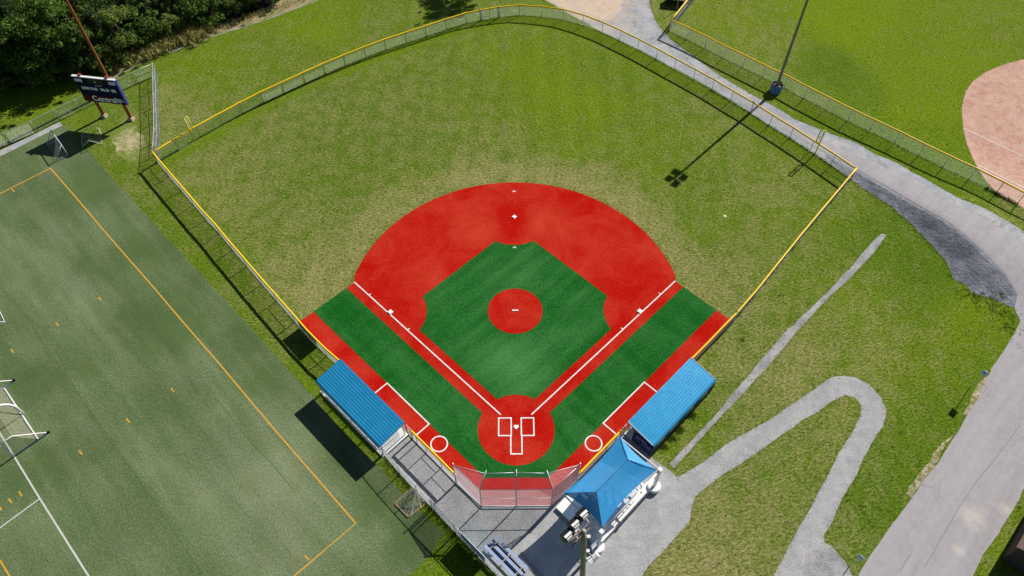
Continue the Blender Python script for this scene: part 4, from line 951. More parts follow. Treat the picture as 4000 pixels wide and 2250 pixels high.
# ------------------------------------------------------------------ floodlight poles
def floodlight(mb_h, mb_b, c_, face, lamp=True, w=.80, tilt=.25):
    face = Vector((face[0], face[1], 0)).normalized(); side = Vector((-face.y, face.x, 0)); up = Vector((0, 0, 1)); f2 = (face-up*tilt).normalized(); u2 = side.cross(f2)*-1
    if u2.z < 0: u2 = -u2
    mb_h.box(c_, (.42, w, .50), (f2, side, u2)); mb_h.box(Vector(c_)+f2*.24+u2*.24, (.12, w+.04, .05), (f2, side, u2))
    mb_b.box(Vector(c_)-f2*.10+u2*.27, (.20, w*.72, .09), (f2, side, u2)); mb_b.box(Vector(c_)-f2*.22, (.12, w*.55, .30), (f2, side, u2))
def light_pole(label, base, top, r0, r1, wood, arms, extra=None):
    b, tp = Vector(base), Vector(top); t = thing('light_pole', label, 'light pole', b)
    mb = MB(); mb.tube([b.lerp(tp, k/6) for k in range(7)], [r0+(r1-r0)*k/6 for k in range(7)], 14); mb.build('pole', wood, t, True)
    for z, d, lamps in arms:
        c_ = b.lerp(tp, z/(tp.z-b.z)) if tp.z > z else tp; d = Vector((*d, 0)).normalized(); n = Vector((-d.y, d.x, 0)); fc = lamps[0][2]
        ea, eb = min(l[0] for l in lamps)-.35, max(l[0] for l in lamps)+.35
        if t['label'].startswith('near'): ea, eb = -1.0, .85
        off = Vector((fc[0], fc[1], 0)).normalized()*(r1+.06)
        mb = MB(); mb.bar(c_+off+d*ea, c_+off+d*eb, .10, .13); mb.build('crossarm', 'wood' if not t['label'].startswith('near') else simple('brown_crossarm', (.20, .13, .11), .8, var=.2, sc=6), t)
        for s_, out, face, dz in lamps:
            lc = c_+off+d*s_+Vector((face[0], face[1], 0)).normalized()*out+Vector((0, 0, dz))
            h1, h2 = MB(), MB(); floodlight(h1, h2, lc, face); fl = h1.build('floodlight', 'black', t)
            h2.tube([c_+off+d*s_, lc], .035, 6); subobj(h2, 'ballast_box', 'white', fl, t)
    return t
fN = (-.66, .75)
aD = (.74, .67)
pt = (4.22, -13.65, 13.4)
lp = light_pole('near greenish wooden light pole with black floodlights, beside the blue shade canopy', (5.08, -14.0, 0), pt, .19, .165, 'wood_green',
   [(13.0, aD, [(-.95, .35, fN, .05), (-.1, .55, fN, .15), (.75, .6, fN, .3)]), (11.9, aD, [(-.25, .5, fN, -.05)])])
lv = (Vector(pt)-Vector((5.08, -14.0, 0)))/13.4
mb = MB()
for dx, dy in ((.21, .0), (.19, .08)): mb.tube([Vector((5.08+dx, -14.0+dy, 0)), Vector((5.08+dx, -14.0+dy, 0))+lv*12.2], .028, 6)
mb.build('conduit', 'galv', lp, True)
for z in (12.15, 9.3):
    mb = MB(); mb.box(Vector((5.08+.33, -14.0+.05, 0))+lv*z, (.24, .2, .26)); mb.build('junction_box', 'white', lp)
mb = MB(); hc = Vector((5.08, -14, 0))+lv*8.5+Vector((.75, -.15, 0)); ax_ = Vector((-.75, -.35, -.25)).normalized()
def cone_on(mb, c_, ax, prof, n=16):
    ax = ax.normalized(); x = ax.orthogonal().normalized(); y = ax.cross(x); vs = []
    for r_, d_ in prof:
        for k in range(n): a = 2*math.pi*k/n; vs.append(c_+ax*d_+(x*math.cos(a)+y*math.sin(a))*r_)
    m_ = len(prof); mb.add(vs, [(i*n+k, i*n+(k+1) % n, (i+1)*n+(k+1) % n, (i+1)*n+k) for i in range(m_-1) for k in range(n)]+[tuple(range(n)), tuple(range((m_-1)*n, m_*n))[::-1]])
cone_on(mb, hc, Vector((-.7, -.5, -.35)), [(.10, -.45), (.20, -.42), (.23, -.3), (.22, -.05), (.24, .1), (.33, .42), (.34, .45), (.30, .44), (.12, .1)])
ls = mb.build('loudspeaker', 'white', lp, True)
mb = MB(); mb.tube([Vector((5.08+.3, -14, 0))+lv*9.25, hc+Vector((-.1, .05, .2))], .035, 6); cone_on(mb, hc, Vector((-.7, -.5, -.35)), [(.235, -.02), (.25, 0), (.235, .02)]); subobj(mb, 'speaker_bracket', 'galv', ls, lp)

pb = Vector((*G(3027.5, 357), 0)); pb.z = H(pb.x, pb.y); SH2 = Vector((SHX, SHY, 0)); sdv = (-SHY, SHX)
side2 = (-SHY, SHX)
light_pole('tall grey wooden light pole rising out of the blue planter across the lane', pb+Vector((0, 0, .2)), pb+Vector((.1, .25, 15.6)), .20, .13, 'wood',
   [(15.2, side2, [(-.5, .3, (-.6, -.8), 0), (.55, .4, (-.6, -.8), .1)]), (14.2, side2, [(-.6, .35, (-.6, -.8), 0), (.6, .35, (-.6, -.8), .1)])])
rb_ = Vector((*at(444, 350), 0))
light_pole('tall rust brown wooden light pole behind the scoreboard', rb_, rb_+Vector((0, .1, 15.5)), .22, .14, 'wood_rust',
   [(15.2, side2, [(-.62, .35, (.5, -.8), 0), (.62, .35, (.5, -.8), 0)])])
# planter
t = thing('planter', 'blue ribbed round planter filled with rocks at the foot of the grey light pole', 'planter', pb)
prof = []
for k in range(9): z = k*.125; prof += [(.70, z), (.74, z+.03), (.74, z+.09), (.70, z+.12)]
mb = MB(); n = 30; vs = []
for r_, z in prof:
    for k in range(n): a = 2*math.pi*k/n; vs.append(pb+Vector((r_*math.cos(a), r_*math.sin(a), z)))
mb.add(vs, [(i*n+k, i*n+(k+1) % n, (i+1)*n+(k+1) % n, (i+1)*n+k) for i in range(len(prof)-1) for k in range(n)]); mb.build('tub', 'planter', t, True)
mb = MB(); mb.lathe(pb, [(.69, .80), (.69, 1.0), (.4, 1.04), (.05, 1.02)], 24); mb.build('soil', 'soil', t)
for k in range(22):
    a = random.uniform(0, 6.28); r_ = random.uniform(.28, .6); c_ = pb+Vector((r_*math.cos(a), r_*math.sin(a), 1.04)); mb = MB(); q_ = random.uniform(.06, .12)
    mb.lathe(c_, [(q_*.6, -.05), (q_, 0), (q_*.8, q_*.5), (q_*.2, q_*.8)], 6); mb.build('rock', 'rock', t)
mb = MB()
for k in range(60):
    c_ = pb+Vector((.25+random.gauss(0, .08), .1+random.gauss(0, .08), 1.15+random.uniform(0, .3))); u_ = Vector((random.gauss(0, 1), random.gauss(0, 1), random.gauss(0, 1))).normalized()*.09; w_ = u_.orthogonal().normalized()*.06
    mb.add([c_-u_-w_, c_+u_-w_, c_+u_+w_, c_-u_+w_], [(0, 1, 2, 3)])
mb.build('small_plant', 'plant', t)

# ------------------------------------------------------------------ shade canopy
CR, CB, CL_, CT = Vector((11.82, -5.4, 0)), Vector((6.58, -10.5, 0)), Vector((3.72, -7.4, 0)), Vector((8.75, -2.45, 0))
cc = (CR+CB+CL_+CT)/4; cn = thing('shade_canopy', 'blue fabric shade canopy on white posts over the bleacher', 'canopy', cc)
for q_, r_ in ((CR, .57), (CB, .57)):
    mb = MB(); mb.lathe(q_+Vector((.0, -.12, 0)), [(r_, 0), (r_, .42), (r_*.94, .48), (.05, .50)], 32); mb.build('footing', 'white', cn, False)
    dd = (q_-cc).normalized(); e_ = Vector((.717, .697, 0)); f_2 = Vector((-.697, .717, 0))
    mb = MB(); lo, hi = q_+Vector((0, -.12, .49)), q_+Vector((0, 0, 3.68)); mb.bar(lo, hi, .24, .24, e_); mb.box(hi+Vector((0, 0, .03)), (.34, .34, .08), (e_, f_2, Vector((0, 0, 1)))); mb.build('post', 'white', cn)
zc = 3.5
for a, b in ((CR, CB), (CB, CL_), (CT, CR)):
    mb = MB(); mb.tube([a+Vector((0, 0, zc)), b+Vector((0, 0, zc))], .07, 8); mb.build('beam', 'white', cn, True)
ins = lambda q_: q_+(cc-q_).normalized()*(.28 if q_ in (CR, CB) else -.02)+Vector((0, 0, 3.72))
fR, fB, fL, fT = ins(CR), ins(CB), ins(CL_), ins(CT)
rA, rB = Vector((9.02, -5.06, 4.9)), Vector((6.26, -7.78, 4.9))
def panel(mb, e0, e1, r0_, r1_, sag, n=16, m_=8):
    mid = (r0_+r1_)/2; inn = Vector((mid.x-(e0.x+e1.x)/2, mid.y-(e0.y+e1.y)/2, 0)).normalized()
    vs = []
    for j in range(m_+1):
        v_ = j/m_
        for i in range(n+1):
            u_ = i/n; e = e0.lerp(e1, u_)+inn*(sag*4*u_*(1-u_)); r_ = r0_.lerp(r1_, u_); p_ = e.lerp(r_, v_)
            p_.z -= .10*math.sin(math.pi*v_)*(.4+.6*4*u_*(1-u_)); vs.append(p_)
    mb.add(vs, [(j*(n+1)+i, j*(n+1)+i+1, (j+1)*(n+1)+i+1, (j+1)*(n+1)+i) for j in range(m_) for i in range(n)])
for a, b, c_, d, sg in ((fT, fL, rA, rB, .28), (fB, fR, rB, rA, .3), (fR, fT, rA, rA, .22), (fL, fB, rB, rB, .28)):
    mb = MB(); panel(mb, a, b, c_, d, sg); o_ = mb.build('fabric_panel', 'shade', cn, True)
M['seam'] = simple('dark_blue_seam', (.01, .07, .24), .7)
mb = MB()
for a, b in ((rA, rB), (rA, fR), (rA, fT), (rB, fL), (rB, fB)): mb.tube([a+Vector((0, 0, .01)), b+Vector((0, 0, .01))], .018, 5)
mb.build('seam', 'seam', cn)
# slab and bleacher under the canopy
U = lambda u, v, z=0: Vector(uv(1, u, v, z))
mb = MB(); pl = [U(-2.85, 7.5), U(4.0, 7.5), U(4.0, 12.25), U(-2.85, 12.25)]
mb.prism([(q_.x, q_.y) for q_ in pl], 0, .28); tag(mb.build('concrete_slab', 'concrete_white'), kind='structure')
bl = thing('bleacher', 'silver aluminium bleacher with railings under the blue canopy', 'bleacher', U(1, 10.4, .28))
z0 = .28
for k in range(5):
    v_ = 9.1+k*.62; z_ = z0+.42+k*.2
    mb = MB(); mb.bar(U(-1.6, v_, z_), U(3.5, v_, z_), .27, .05); mb.build('seat_plank', 'alu', bl)
    if k: mb = MB(); mb.bar(U(-1.6, v_-.33, z_-.36), U(3.5, v_-.33, z_-.36), .27, .04); mb.build('foot_plank', 'alu', bl)
for u_ in (-1.4, .1, 1.8, 3.3):
    mb = MB(); mb.bar(U(u_, 8.95, z0+.3), U(u_, 11.7, z0+1.1), .06); mb.bar(U(u_, 11.6, z0), U(u_, 11.6, z0+1.15), .06); mb.bar(U(u_, 9.1, z0), U(u_, 9.1, z0+.38), .06); mb.bar(U(u_, 10.3, z0), U(u_, 10.3, z0+.75), .06); mb.bar(U(u_, 8.9, z0+.04), U(u_, 11.9, z0+.04), .06); mb.build('frame', 'alu', bl)
mb = MB()
for z_ in (1.6, 1.95, 2.25): mb.tube([U(-1.6, 11.85, z_), U(3.55, 11.85, z_)], .024, 6)
for u_ in (-1.6, .1, 1.8, 3.55): mb.tube([U(u_, 11.85, z0+.9), U(u_, 11.85, 2.27)], .024, 6)
for u_ in (-1.65, 3.6):
    for d_ in (0, .35): mb.tube([U(u_, 9.6, z0+.9+d_), U(u_, 11.85, 1.9+d_)], .024, 6)
    mb.tube([U(u_, 9.6, z0+.1), U(u_, 9.6, z0+1.27)], .024, 6)
mb.build('guard_rail', 'white', bl, True)
# blue bleacher bench by the walkway
bo = Vector((-.9, -11.4, 0)); bb = thing('low_bleacher', 'low blue grey three row bleacher beside the silver walkway fence', 'bleacher', bo)
def PB(s_, w_, z_): return Vector((-1.84+.707*s_-.66*w_, -9.80-.707*s_-.72*w_, z_))
for w_, z_, m_ in ((0, .45, 'seat_blue'), (.62, .66, 'seat_blue'), (1.22, .87, 'seat_blue')):
    mb = MB(); mb.bar(PB(0, w_, z_), PB(3.75, w_, z_), .26, .05); mb.build('seat_plank', m_, bb)
for w_, z_ in ((.36, .24), (.98, .42)):
    mb = MB(); mb.bar(PB(0, w_, z_), PB(3.75, w_, z_), .24, .04); mb.build('foot_plank', 'seat_navy_shaded', bb)
for s_ in (.45, 1.9, 3.35):
    mb = MB(); mb.bar(PB(s_, -.12, .38), PB(s_, 1.35, .82), .05, .06); mb.bar(PB(s_, -.15, .06), PB(s_, 1.5, .06), .09, .08)
    for w_, z_ in ((0, .42), (.62, .63), (1.22, .84)): mb.bar(PB(s_, w_, .06), PB(s_, w_, z_), .05)
    mb.build('frame', 'wood_pale', bb)

# ------------------------------------------------------------------ goals
def netting(mb, a, b, c_, d, n1, n2, r=.006, sag=0.0):
    a, b, c_, d = map(Vector, (a, b, c_, d)); Q = lambda s_, t_: (a.lerp(b, s_)).lerp(d.lerp(c_, s_), t_)-Vector((0, 0, sag*16*s_*(1-s_)*t_*(1-t_)))
    for i in range(n1+1):
        for k in range(6): wire_seg(mb, Q(i/n1, k/6), Q(i/n1, (k+1)/6), r)
    for j in range(n2+1):
        for k in range(8): wire_seg(mb, Q(k/8, j/n2), Q((k+1)/8, j/n2), r)
Z = lambda p_, z_: Vector((p_[0], p_[1], z_))
# big goal at the left edge
F1 = (-44.53, -2.39); R1 = (-43.0, -.81); R2 = (-48.12, 4.39); W1 = (-42.36, -.22); W2 = (-47.62, 5.15)
F2_ = (F1[0]+R2[0]-R1[0], F1[1]+R2[1]-R1[1])
g = thing('football_goal', 'large white goal with wheels and brown net at the left edge of the turf', 'goal', (*F1, 0))
for f0, w0, r0_ in ((F1, W1, R1), (F2_, W2, R2)):
    mb = MB(); mb.tube([Z(f0, .05), Z(f0, 2.44)], .06, 10); mb.build('goal_post', 'white', g, True)
    td = Z((f0[0]+(w0[0]-f0[0])*.36, f0[1]+(w0[1]-f0[1])*.36), 2.44)
    mb = MB(); mb.tube([Z(f0, 2.44), td, Z(w0, .25)], .05, 8); mb.build('side_frame', 'white', g, True)
    mb = MB(); mb.tube([Z(f0, .07), Z(w0, .12)], .045, 8); mb.build('ground_bar', 'blue_steel', g, True)
    mb = MB(); dw = (Vector((*w0, 0))-Vector((*f0, 0))).normalized(); cone_on(mb, Z(w0, .17)+dw*.1, Vector((-dw.y, dw.x, 0)), [(.06, -.05), (.16, -.05), (.17, 0), (.16, .05), (.06, .05)]); mb.build('wheel', 'rubber', g, True)
mb = MB(); mb.tube([Z(F1, 2.44), Z(F2_, 2.44)], .06, 10); mb.build('crossbar', 'white', g, True)
mb = MB(); mb.tube([Z(R1, .08), Z(R2, .08)], .06, 10); mb.build('rear_bar', 'white', g, True)
mb = MB(); T1 = Z((F1[0]+(W1[0]-F1[0])*.34, F1[1]+(W1[1]-F1[1])*.34), 2.40); T2 = Z((F2_[0]+(W2[0]-F2_[0])*.34, F2_[1]+(W2[1]-F2_[1])*.34), 2.40)
netting(mb, Z(F1, 2.4), Z(F2_, 2.4), T2, T1, 60, 8, .005, .05); netting(mb, T1, T2, Z(R2, .1), Z(R1, .1), 60, 24, .005, .12)
netting(mb, Z(F1, .1), Z(R1, .1), T1, Z(F1, 2.4), 16, 20, .005, 0); netting(mb, Z(F2_, .1), Z(R2, .1), T2, Z(F2_, 2.4), 16, 20, .005, 0); mb.build('net', 'net', g)
# gooseneck upright
gp = Vector((*at(94, 1617), 0)); gd = Vector((-.72, -.70, 0)); t = thing('goalpost_upright', 'curved white gooseneck post standing behind the large goal', 'goalpost', gp)
pts = [gp, gp+Vector((0, 0, 1.2))]+[gp+gd*(1.9*(1-math.cos(a)))+Vector((0, 0, 1.2+1.9*math.sin(a))) for a in [math.pi/2*k/10 for k in range(1, 11)]]+[gp+gd*2.9+Vector((0, 0, 3.1))]
mb = MB(); mb.tube(pts, .10, 12); mb.build('gooseneck', 'white', t, True)
gx = Vector((-.70, .71, 0)); e = gp+gd*2.9+Vector((0, 0, 3.1)); mb = MB(); mb.tube([e-gx*2.8, e+gx*2.8], .06, 10); mb.build('crossbar', 'white', t, True)
for k in (-1, 1): mb = MB(); mb.tube([e+gx*2.8*k, e+gx*2.8*k+Vector((0, 0, 6.1))], .05, 8); mb.build('upright', 'white', t, True)
# small corner of another goal
p0 = Vector((*at(19, 1258), 0)); t = thing('small_goal', 'tip of a small white goal cut off by the left edge above the large goal', 'goal', p0)
mb = MB(); q1 = p0+Vector((-1.2, 1.5, 0)); q2 = p0+Vector((-1.3, -1.0, 0)); q3 = q1+Vector((-1.3, -1.0, 0))
for a, b in ((p0, q1), (p0, q2+Vector((0, 0, 1.6))), (q1, q3+Vector((0, 0, 1.6))), (q2, q2+Vector((0, 0, 1.6))), (q3, q3+Vector((0, 0, 1.6))), (q2+Vector((0, 0, 1.6)), q3+Vector((0, 0, 1.6))), (p0, q2), (q1, q3)): mb.tube([a+Vector((0, 0, .04)), b+Vector((0, 0, .04))], .035, 7)
mb.build('frame', 'white', t, True)
# goal standing in the scoreboard's shadow
Fa, Fb, Ba, Bb = [at(x, y) for x, y in ((225.5, 549.4), (267.4, 608), (184.5, 566), (219.9, 626.8))]
t = thing('small_goal', 'white metal goal frame standing in the shadow of the scoreboard', 'goal', (*Fa, 0), 'small goals near the scoreboard'); h_ = 1.72
mb = MB()
for f0, b0 in ((Fa, Ba), (Fb, Bb)):
    mb.tube([Z(f0, .04), Z(f0, h_)], .04, 8); mb.tube([Z(f0, h_), Z(b0, .04)], .035, 8); mb.tube([Z(f0, .04), Z(b0, .04)], .035, 8)
mb.tube([Z(Fa, h_), Z(Fb, h_)], .045, 8); mb.build('frame', 'blue_steel' if False else simple('white_blue_tube', (.62, .70, .82), .5), t, True)
mb = MB(); netting(mb, Z(Fa, h_), Z(Fb, h_), Z(Bb, .05), Z(Ba, .05), 26, 18, .003, .12); netting(mb, Z(Fb, .05), Z(Bb, .05), Z(Bb, .06), Z(Fb, h_), 10, 12, .003); mb.build('net', 'net_w', t)
pa, pb_, pc, pd = [at(x/5.367, 460+y/5.367) for x, y in ((1705, 330), (1725, 635), (2140, 550), (2085, 240))]
e1, e2 = at(352, 490.7, 1.15), at(347.5, 549.4, 1.15)
t = thing('small_goal', 'tipped over pale goal frame lying on the grass under the scoreboard', 'goal', (*pa, 0), 'small goals near the scoreboard')
mb = MB()
for a, b in ((Z(pa, .04), Z(pb_, .04)), (Z(pd, .04), Z(pc, .04)), (Z(pd, .04), Z(e1, 1.15)), (Z(e1, 1.15), Z(pa, .04)), (Z(pc, .04), Z(e2, 1.15)), (Z(e2, 1.15), Z(pb_, .04))): mb.tube([a, b], .032, 7)
mb.build('frame', simple('cream_tube', (.66, .66, .52), .5), t, True)
mb = MB(); netting(mb, Z(pd, .05), Z(pc, .05), Z(e2, 1.1), Z(e1, 1.1), 14, 8, .003, .08); netting(mb, Z(e1, 1.1), Z(e2, 1.1), Z(pb_, .05), Z(pa, .05), 14, 8, .003, .08); mb.build('net', 'net_w', t)
# lacrosse goal lying on its mouth beside the walkway fence
La, Lb, Lr, Lt = [at(x, y, .1) for x, y in ((1541.5, 1967), (1595, 2021), (1660, 1968), (1608, 1906))]
t = thing('lacrosse_goal', 'square pinkish lacrosse goal with torn white net, lying by the walkway fence', 'lacrosse goal', (*La, 0))
mb = MB(); qs = [Vector((*q_, .08)) for q_ in (La, Lb, Lr, Lt)]; rd = []
for i in range(4):
    a, b, c_ = qs[i-1], qs[i], qs[(i+1) % 4]; rd += [b+(a-b).normalized()*.12, b+((a-b).normalized()+(c_-b).normalized())*.035, b+(c_-b).normalized()*.12]
mb.tube(rd+[rd[0], rd[1]], .035, 8); mb.build('mouth_frame', 'orange', t, True)
ap = Vector((*at(1606, 1917, .9), .9)); lowp = (qs[2]+qs[3])/2
ap = (qs[3]*.55+qs[2]*.45)+Vector((.05, .1, 1.15)); a2 = (qs[0]+qs[1])/2*.25+(qs[2]+qs[3])/2*.75+Vector((0, 0, .95))
mb = MB(); mb.tube([qs[3], ap, qs[2]], .03, 7); mb.tube([(qs[0]+qs[3])/2, ap], .018, 6); mb.build('base_frame', 'galv', t, True)
mb = MB()
for a, b in ((qs[3], qs[0]), (qs[0], qs[1]), (qs[1], qs[2])):
    netting(mb, a, b, ap, ap, 16, 12, .0035, .05)
for k in range(14):
    s_ = random.random(); a = qs[0].lerp(qs[1], s_) if k % 2 else qs[1].lerp(qs[2], s_); b = ap+Vector((random.gauss(0, .15), random.gauss(0, .15), -.1)); m_ = a.lerp(b, .5)+Vector((random.gauss(0, .08), random.gauss(0, .08), -.12)); mb.tube([a, m_, b], .012, 4)
mb.build('net', 'net_w', t)

# ------------------------------------------------------------------ road signs
def road_sign(label, base, top_h, ang):
    b = Vector((*base, 0)); b.z = 0; t = thing('road_sign', label, 'road sign', b, 'signs along the road'); d = Vector((math.cos(ang), math.sin(ang), 0)); n = Vector((-d.y, d.x, 0))
    mb = MB(); mb.bar(b, b+Vector((0, 0, top_h)), .06, .04); mb.build('post', 'galv', t)
    mb = MB(); mb.box(b+Vector((0, 0, top_h-.32))-n*.04, (.56, .02, .66), (d, n, Vector((0, 0, 1)))); mb.build('sign_plate', simple('blue_grey_plate', (.62, .70, .88), .5, var=.1), t)
    mb = MB(); mb.box(b+Vector((0, 0, top_h-.25))-n*.053, (.24, .005, .22), (d, n, Vector((0, 0, 1)))); mb.build('symbol', simple('dark_symbol', (.22, .26, .50), .6), t)
road_sign('small blue grey road sign with a long shadow, beside the road bend', at(3851, 1452, 2.85), 2.95, R(-53))
road_sign('small blue grey road sign at the bottom edge, beside the gravel patch', at(3367, 2174, 2.85), 2.95, R(-53))

# ------------------------------------------------------------------ buildings
q0 = Vector((22.9, 66.9, 0)); t = thing('field_shed', 'low open shed with pale brown roof behind the far fence corner at the top edge', 'shed', q0)
ex_ = Vector((.98, -.2, 0)); ey_ = Vector((.2, .98, 0))
mb = MB(); mb.box(q0+ex_*.6+ey_*.7+Vector((0, 0, 1.0)), (2.6, 1.6, .05), (ex_, ey_, Vector((0, 0, 1)))); mb.build('roof', 'roof_brown', t)
mb = MB(); mb.box(q0+ex_*.6+ey_*1.4+Vector((0, 0, .5)), (2.5, .06, .95), (ex_, ey_, Vector((0, 0, 1))))
mb.box(q0-ex_*.6+ey_*.7+Vector((0, 0, .5)), (.06, 1.3, .95), (ex_, ey_, Vector((0, 0, 1)))); mb.box(q0+ex_*1.8+ey_*.7+Vector((0, 0, .5)), (.06, 1.3, .95), (ex_, ey_, Vector((0, 0, 1)))); mb.build('wall', 'wall_brown', t)
q0 = Vector((23.65, 65.75, 0)); mb = MB(q0); mb.tube([q0, q0+Vector((0, 0, 2.2))], .05, 8)
tag(mb.build('marker_post', 'wood_pale'), 'thin pale post with a long shadow beside the far yellow fence corner', 'post')
# dark building at the bottom right corner, lined up with the road
rd_ = Vector((6.28, 6.2, 0)).normalized(); rn_ = Vector((rd_.y, -rd_.x, 0)); ec = Vector((*at(3971, 2136, 3.0), 0))
t = thing('building', 'dark brown building corner at the bottom right edge of the photo', 'building', ec)
wc = ec+rn_*.35-rd_*.0
mb = MB(); pl = [ec+rn_*.3-rd_*.0+rd_*.3, ec+rn_*.3+rd_*12, ec+rn_*8+rd_*12, ec+rn_*8+rd_*.3]; pl = [Vector((q_.x, q_.y, 0)) for q_ in pl][::-1]
mb.prism([(q_.x, q_.y) for q_ in pl], 0, 2.85); mb.build('wall', 'wall_brown', t)
mb = MB(); mid = rn_*4.2
A_, B_ = ec, ec+rd_*12.3; vs = [A_+Vector((0, 0, 3)), B_+Vector((0, 0, 3)), B_+mid+Vector((0, 0, 4.6)), A_+mid+Vector((0, 0, 4.6)), A_+mid*2+Vector((0, 0, 3)), B_+mid*2+Vector((0, 0, 3))]
vs += [v_-Vector((0, 0, .14)) for v_ in vs]
mb.add(vs, [(0, 3, 2, 1), (3, 4, 5, 2), (6, 7, 8, 9), (9, 8, 11, 10), (0, 1, 7, 6), (0, 6, 9, 3), (3, 9, 10, 4), (1, 2, 8, 7), (2, 5, 11, 8), (4, 10, 11, 5)]); mb.build('roof', 'roof_brown', t)

# ------------------------------------------------------------------ vegetation
def leaf_cloud(mb, c_, rad, n, size, flat_=1.0, rnd=random):
    for _ in range(n):
        d = Vector((rnd.gauss(0, 1), rnd.gauss(0, 1), rnd.gauss(0, 1))).normalized(); rr = rad*(rnd.random()**.33)
        rr *= 1+.25*mnoise.noise(d*2.3+c_*.7)
        p_ = c_+Vector((d.x*rr, d.y*rr, d.z*rr*flat_)); nn = (d+Vector((rnd.gauss(0, .7), rnd.gauss(0, .7), rnd.gauss(0, .7)+.3))).normalized()
        a = nn.orthogonal().normalized(); ang = rnd.uniform(0, 6.28); b = nn.cross(a); u_ = (a*math.cos(ang)+b*math.sin(ang)); w_ = nn.cross(u_); s_ = size*rnd.uniform(.6, 1.35)
        mb.add([p_-u_*s_*.5, p_+w_*s_*.28, p_+u_*s_*.5, p_-w_*s_*.28], [(0, 1, 2, 3)])
def make_broad(seed, h, spread, leaves, m, name='broadleaf_tree'):
    rnd = random.Random(seed); t = thing(name, 'x', 'tree', (0, 0, 0), 'trees of the wood'); trunk = MB(); cr = MB()
    trunk.tube([(0, 0, 0), (rnd.gauss(0, .15), rnd.gauss(0, .15), h*.35), (rnd.gauss(0, .3), rnd.gauss(0, .3), h*.8)], [.22, .16, .05], 8)
    k = 16
    for i in range(k):
        a = rnd.uniform(0, 6.28); zz_ = h*rnd.uniform(.28, .92); f_ = math.sin(math.pi*min(1, (zz_/h-.1)*1.05)); r_ = spread*f_*rnd.uniform(.35, .95)
        c_ = Vector((r_*math.cos(a), r_*math.sin(a), zz_)); rad = spread*rnd.uniform(.26, .48)
        trunk.tube([(0, 0, zz_*.55), c_*.5+Vector((0, 0, zz_*.35)), c_], [.07, .045, .015], 5)
        leaf_cloud(cr, c_, rad, int(leaves/k), .26, .8, rnd)
        for _ in range(3): leaf_cloud(cr, c_+Vector((rnd.gauss(0, 1), rnd.gauss(0, 1), rnd.gauss(0, .6)))*rad*.9, rad*.35, int(leaves/k/7), .26, .8, rnd)
    trunk.build('trunk', 'bark', t, True); cr.build('crown', m, t); return t
def make_pine(seed, h, spread, m='needle'):
    rnd = random.Random(seed); t = thing('pine_tree', 'x', 'tree', (0, 0, 0), 'trees of the wood'); trunk = MB(); cr = MB()
    trunk.tube([(0, 0, 0), (0, 0, h*.5), (0, 0, h)], [.2, .12, .02], 8)
    for i in range(15):
        zz_ = h*(.12+.85*i/15); L = spread*(1-zz_/h)**.75*rnd.uniform(.85, 1.1)+.2
        for j in range(7):
            a = j*.9+i*1.7+rnd.uniform(-.2, .2); tip = Vector((L*math.cos(a), L*math.sin(a), zz_+L*.12)); trunk.tube([(0, 0, zz_), tip], [.035, .008], 4)
            for q_ in range(5):
                s_ = .3+.7*q_/4; leaf_cloud(cr, Vector((tip.x*s_, tip.y*s_, zz_+L*.12*s_)), .26+.18*(1-s_)+.06*L, 26, .17, .55, rnd)
    trunk.build('trunk', 'bark', t, True); cr.build('crown', m, t); return t
protos = [make_broad(1, 9.5, 3.6, 6500, 'leaf'), make_broad(2, 8.0, 3.2, 6000, 'leaf_l' if False else 'leaf'), make_broad(3, 7.0, 2.8, 5200, 'leaf_l'), make_pine(4, 10.0, 2.9), make_pine(5, 8.0, 2.6)]
used = set()
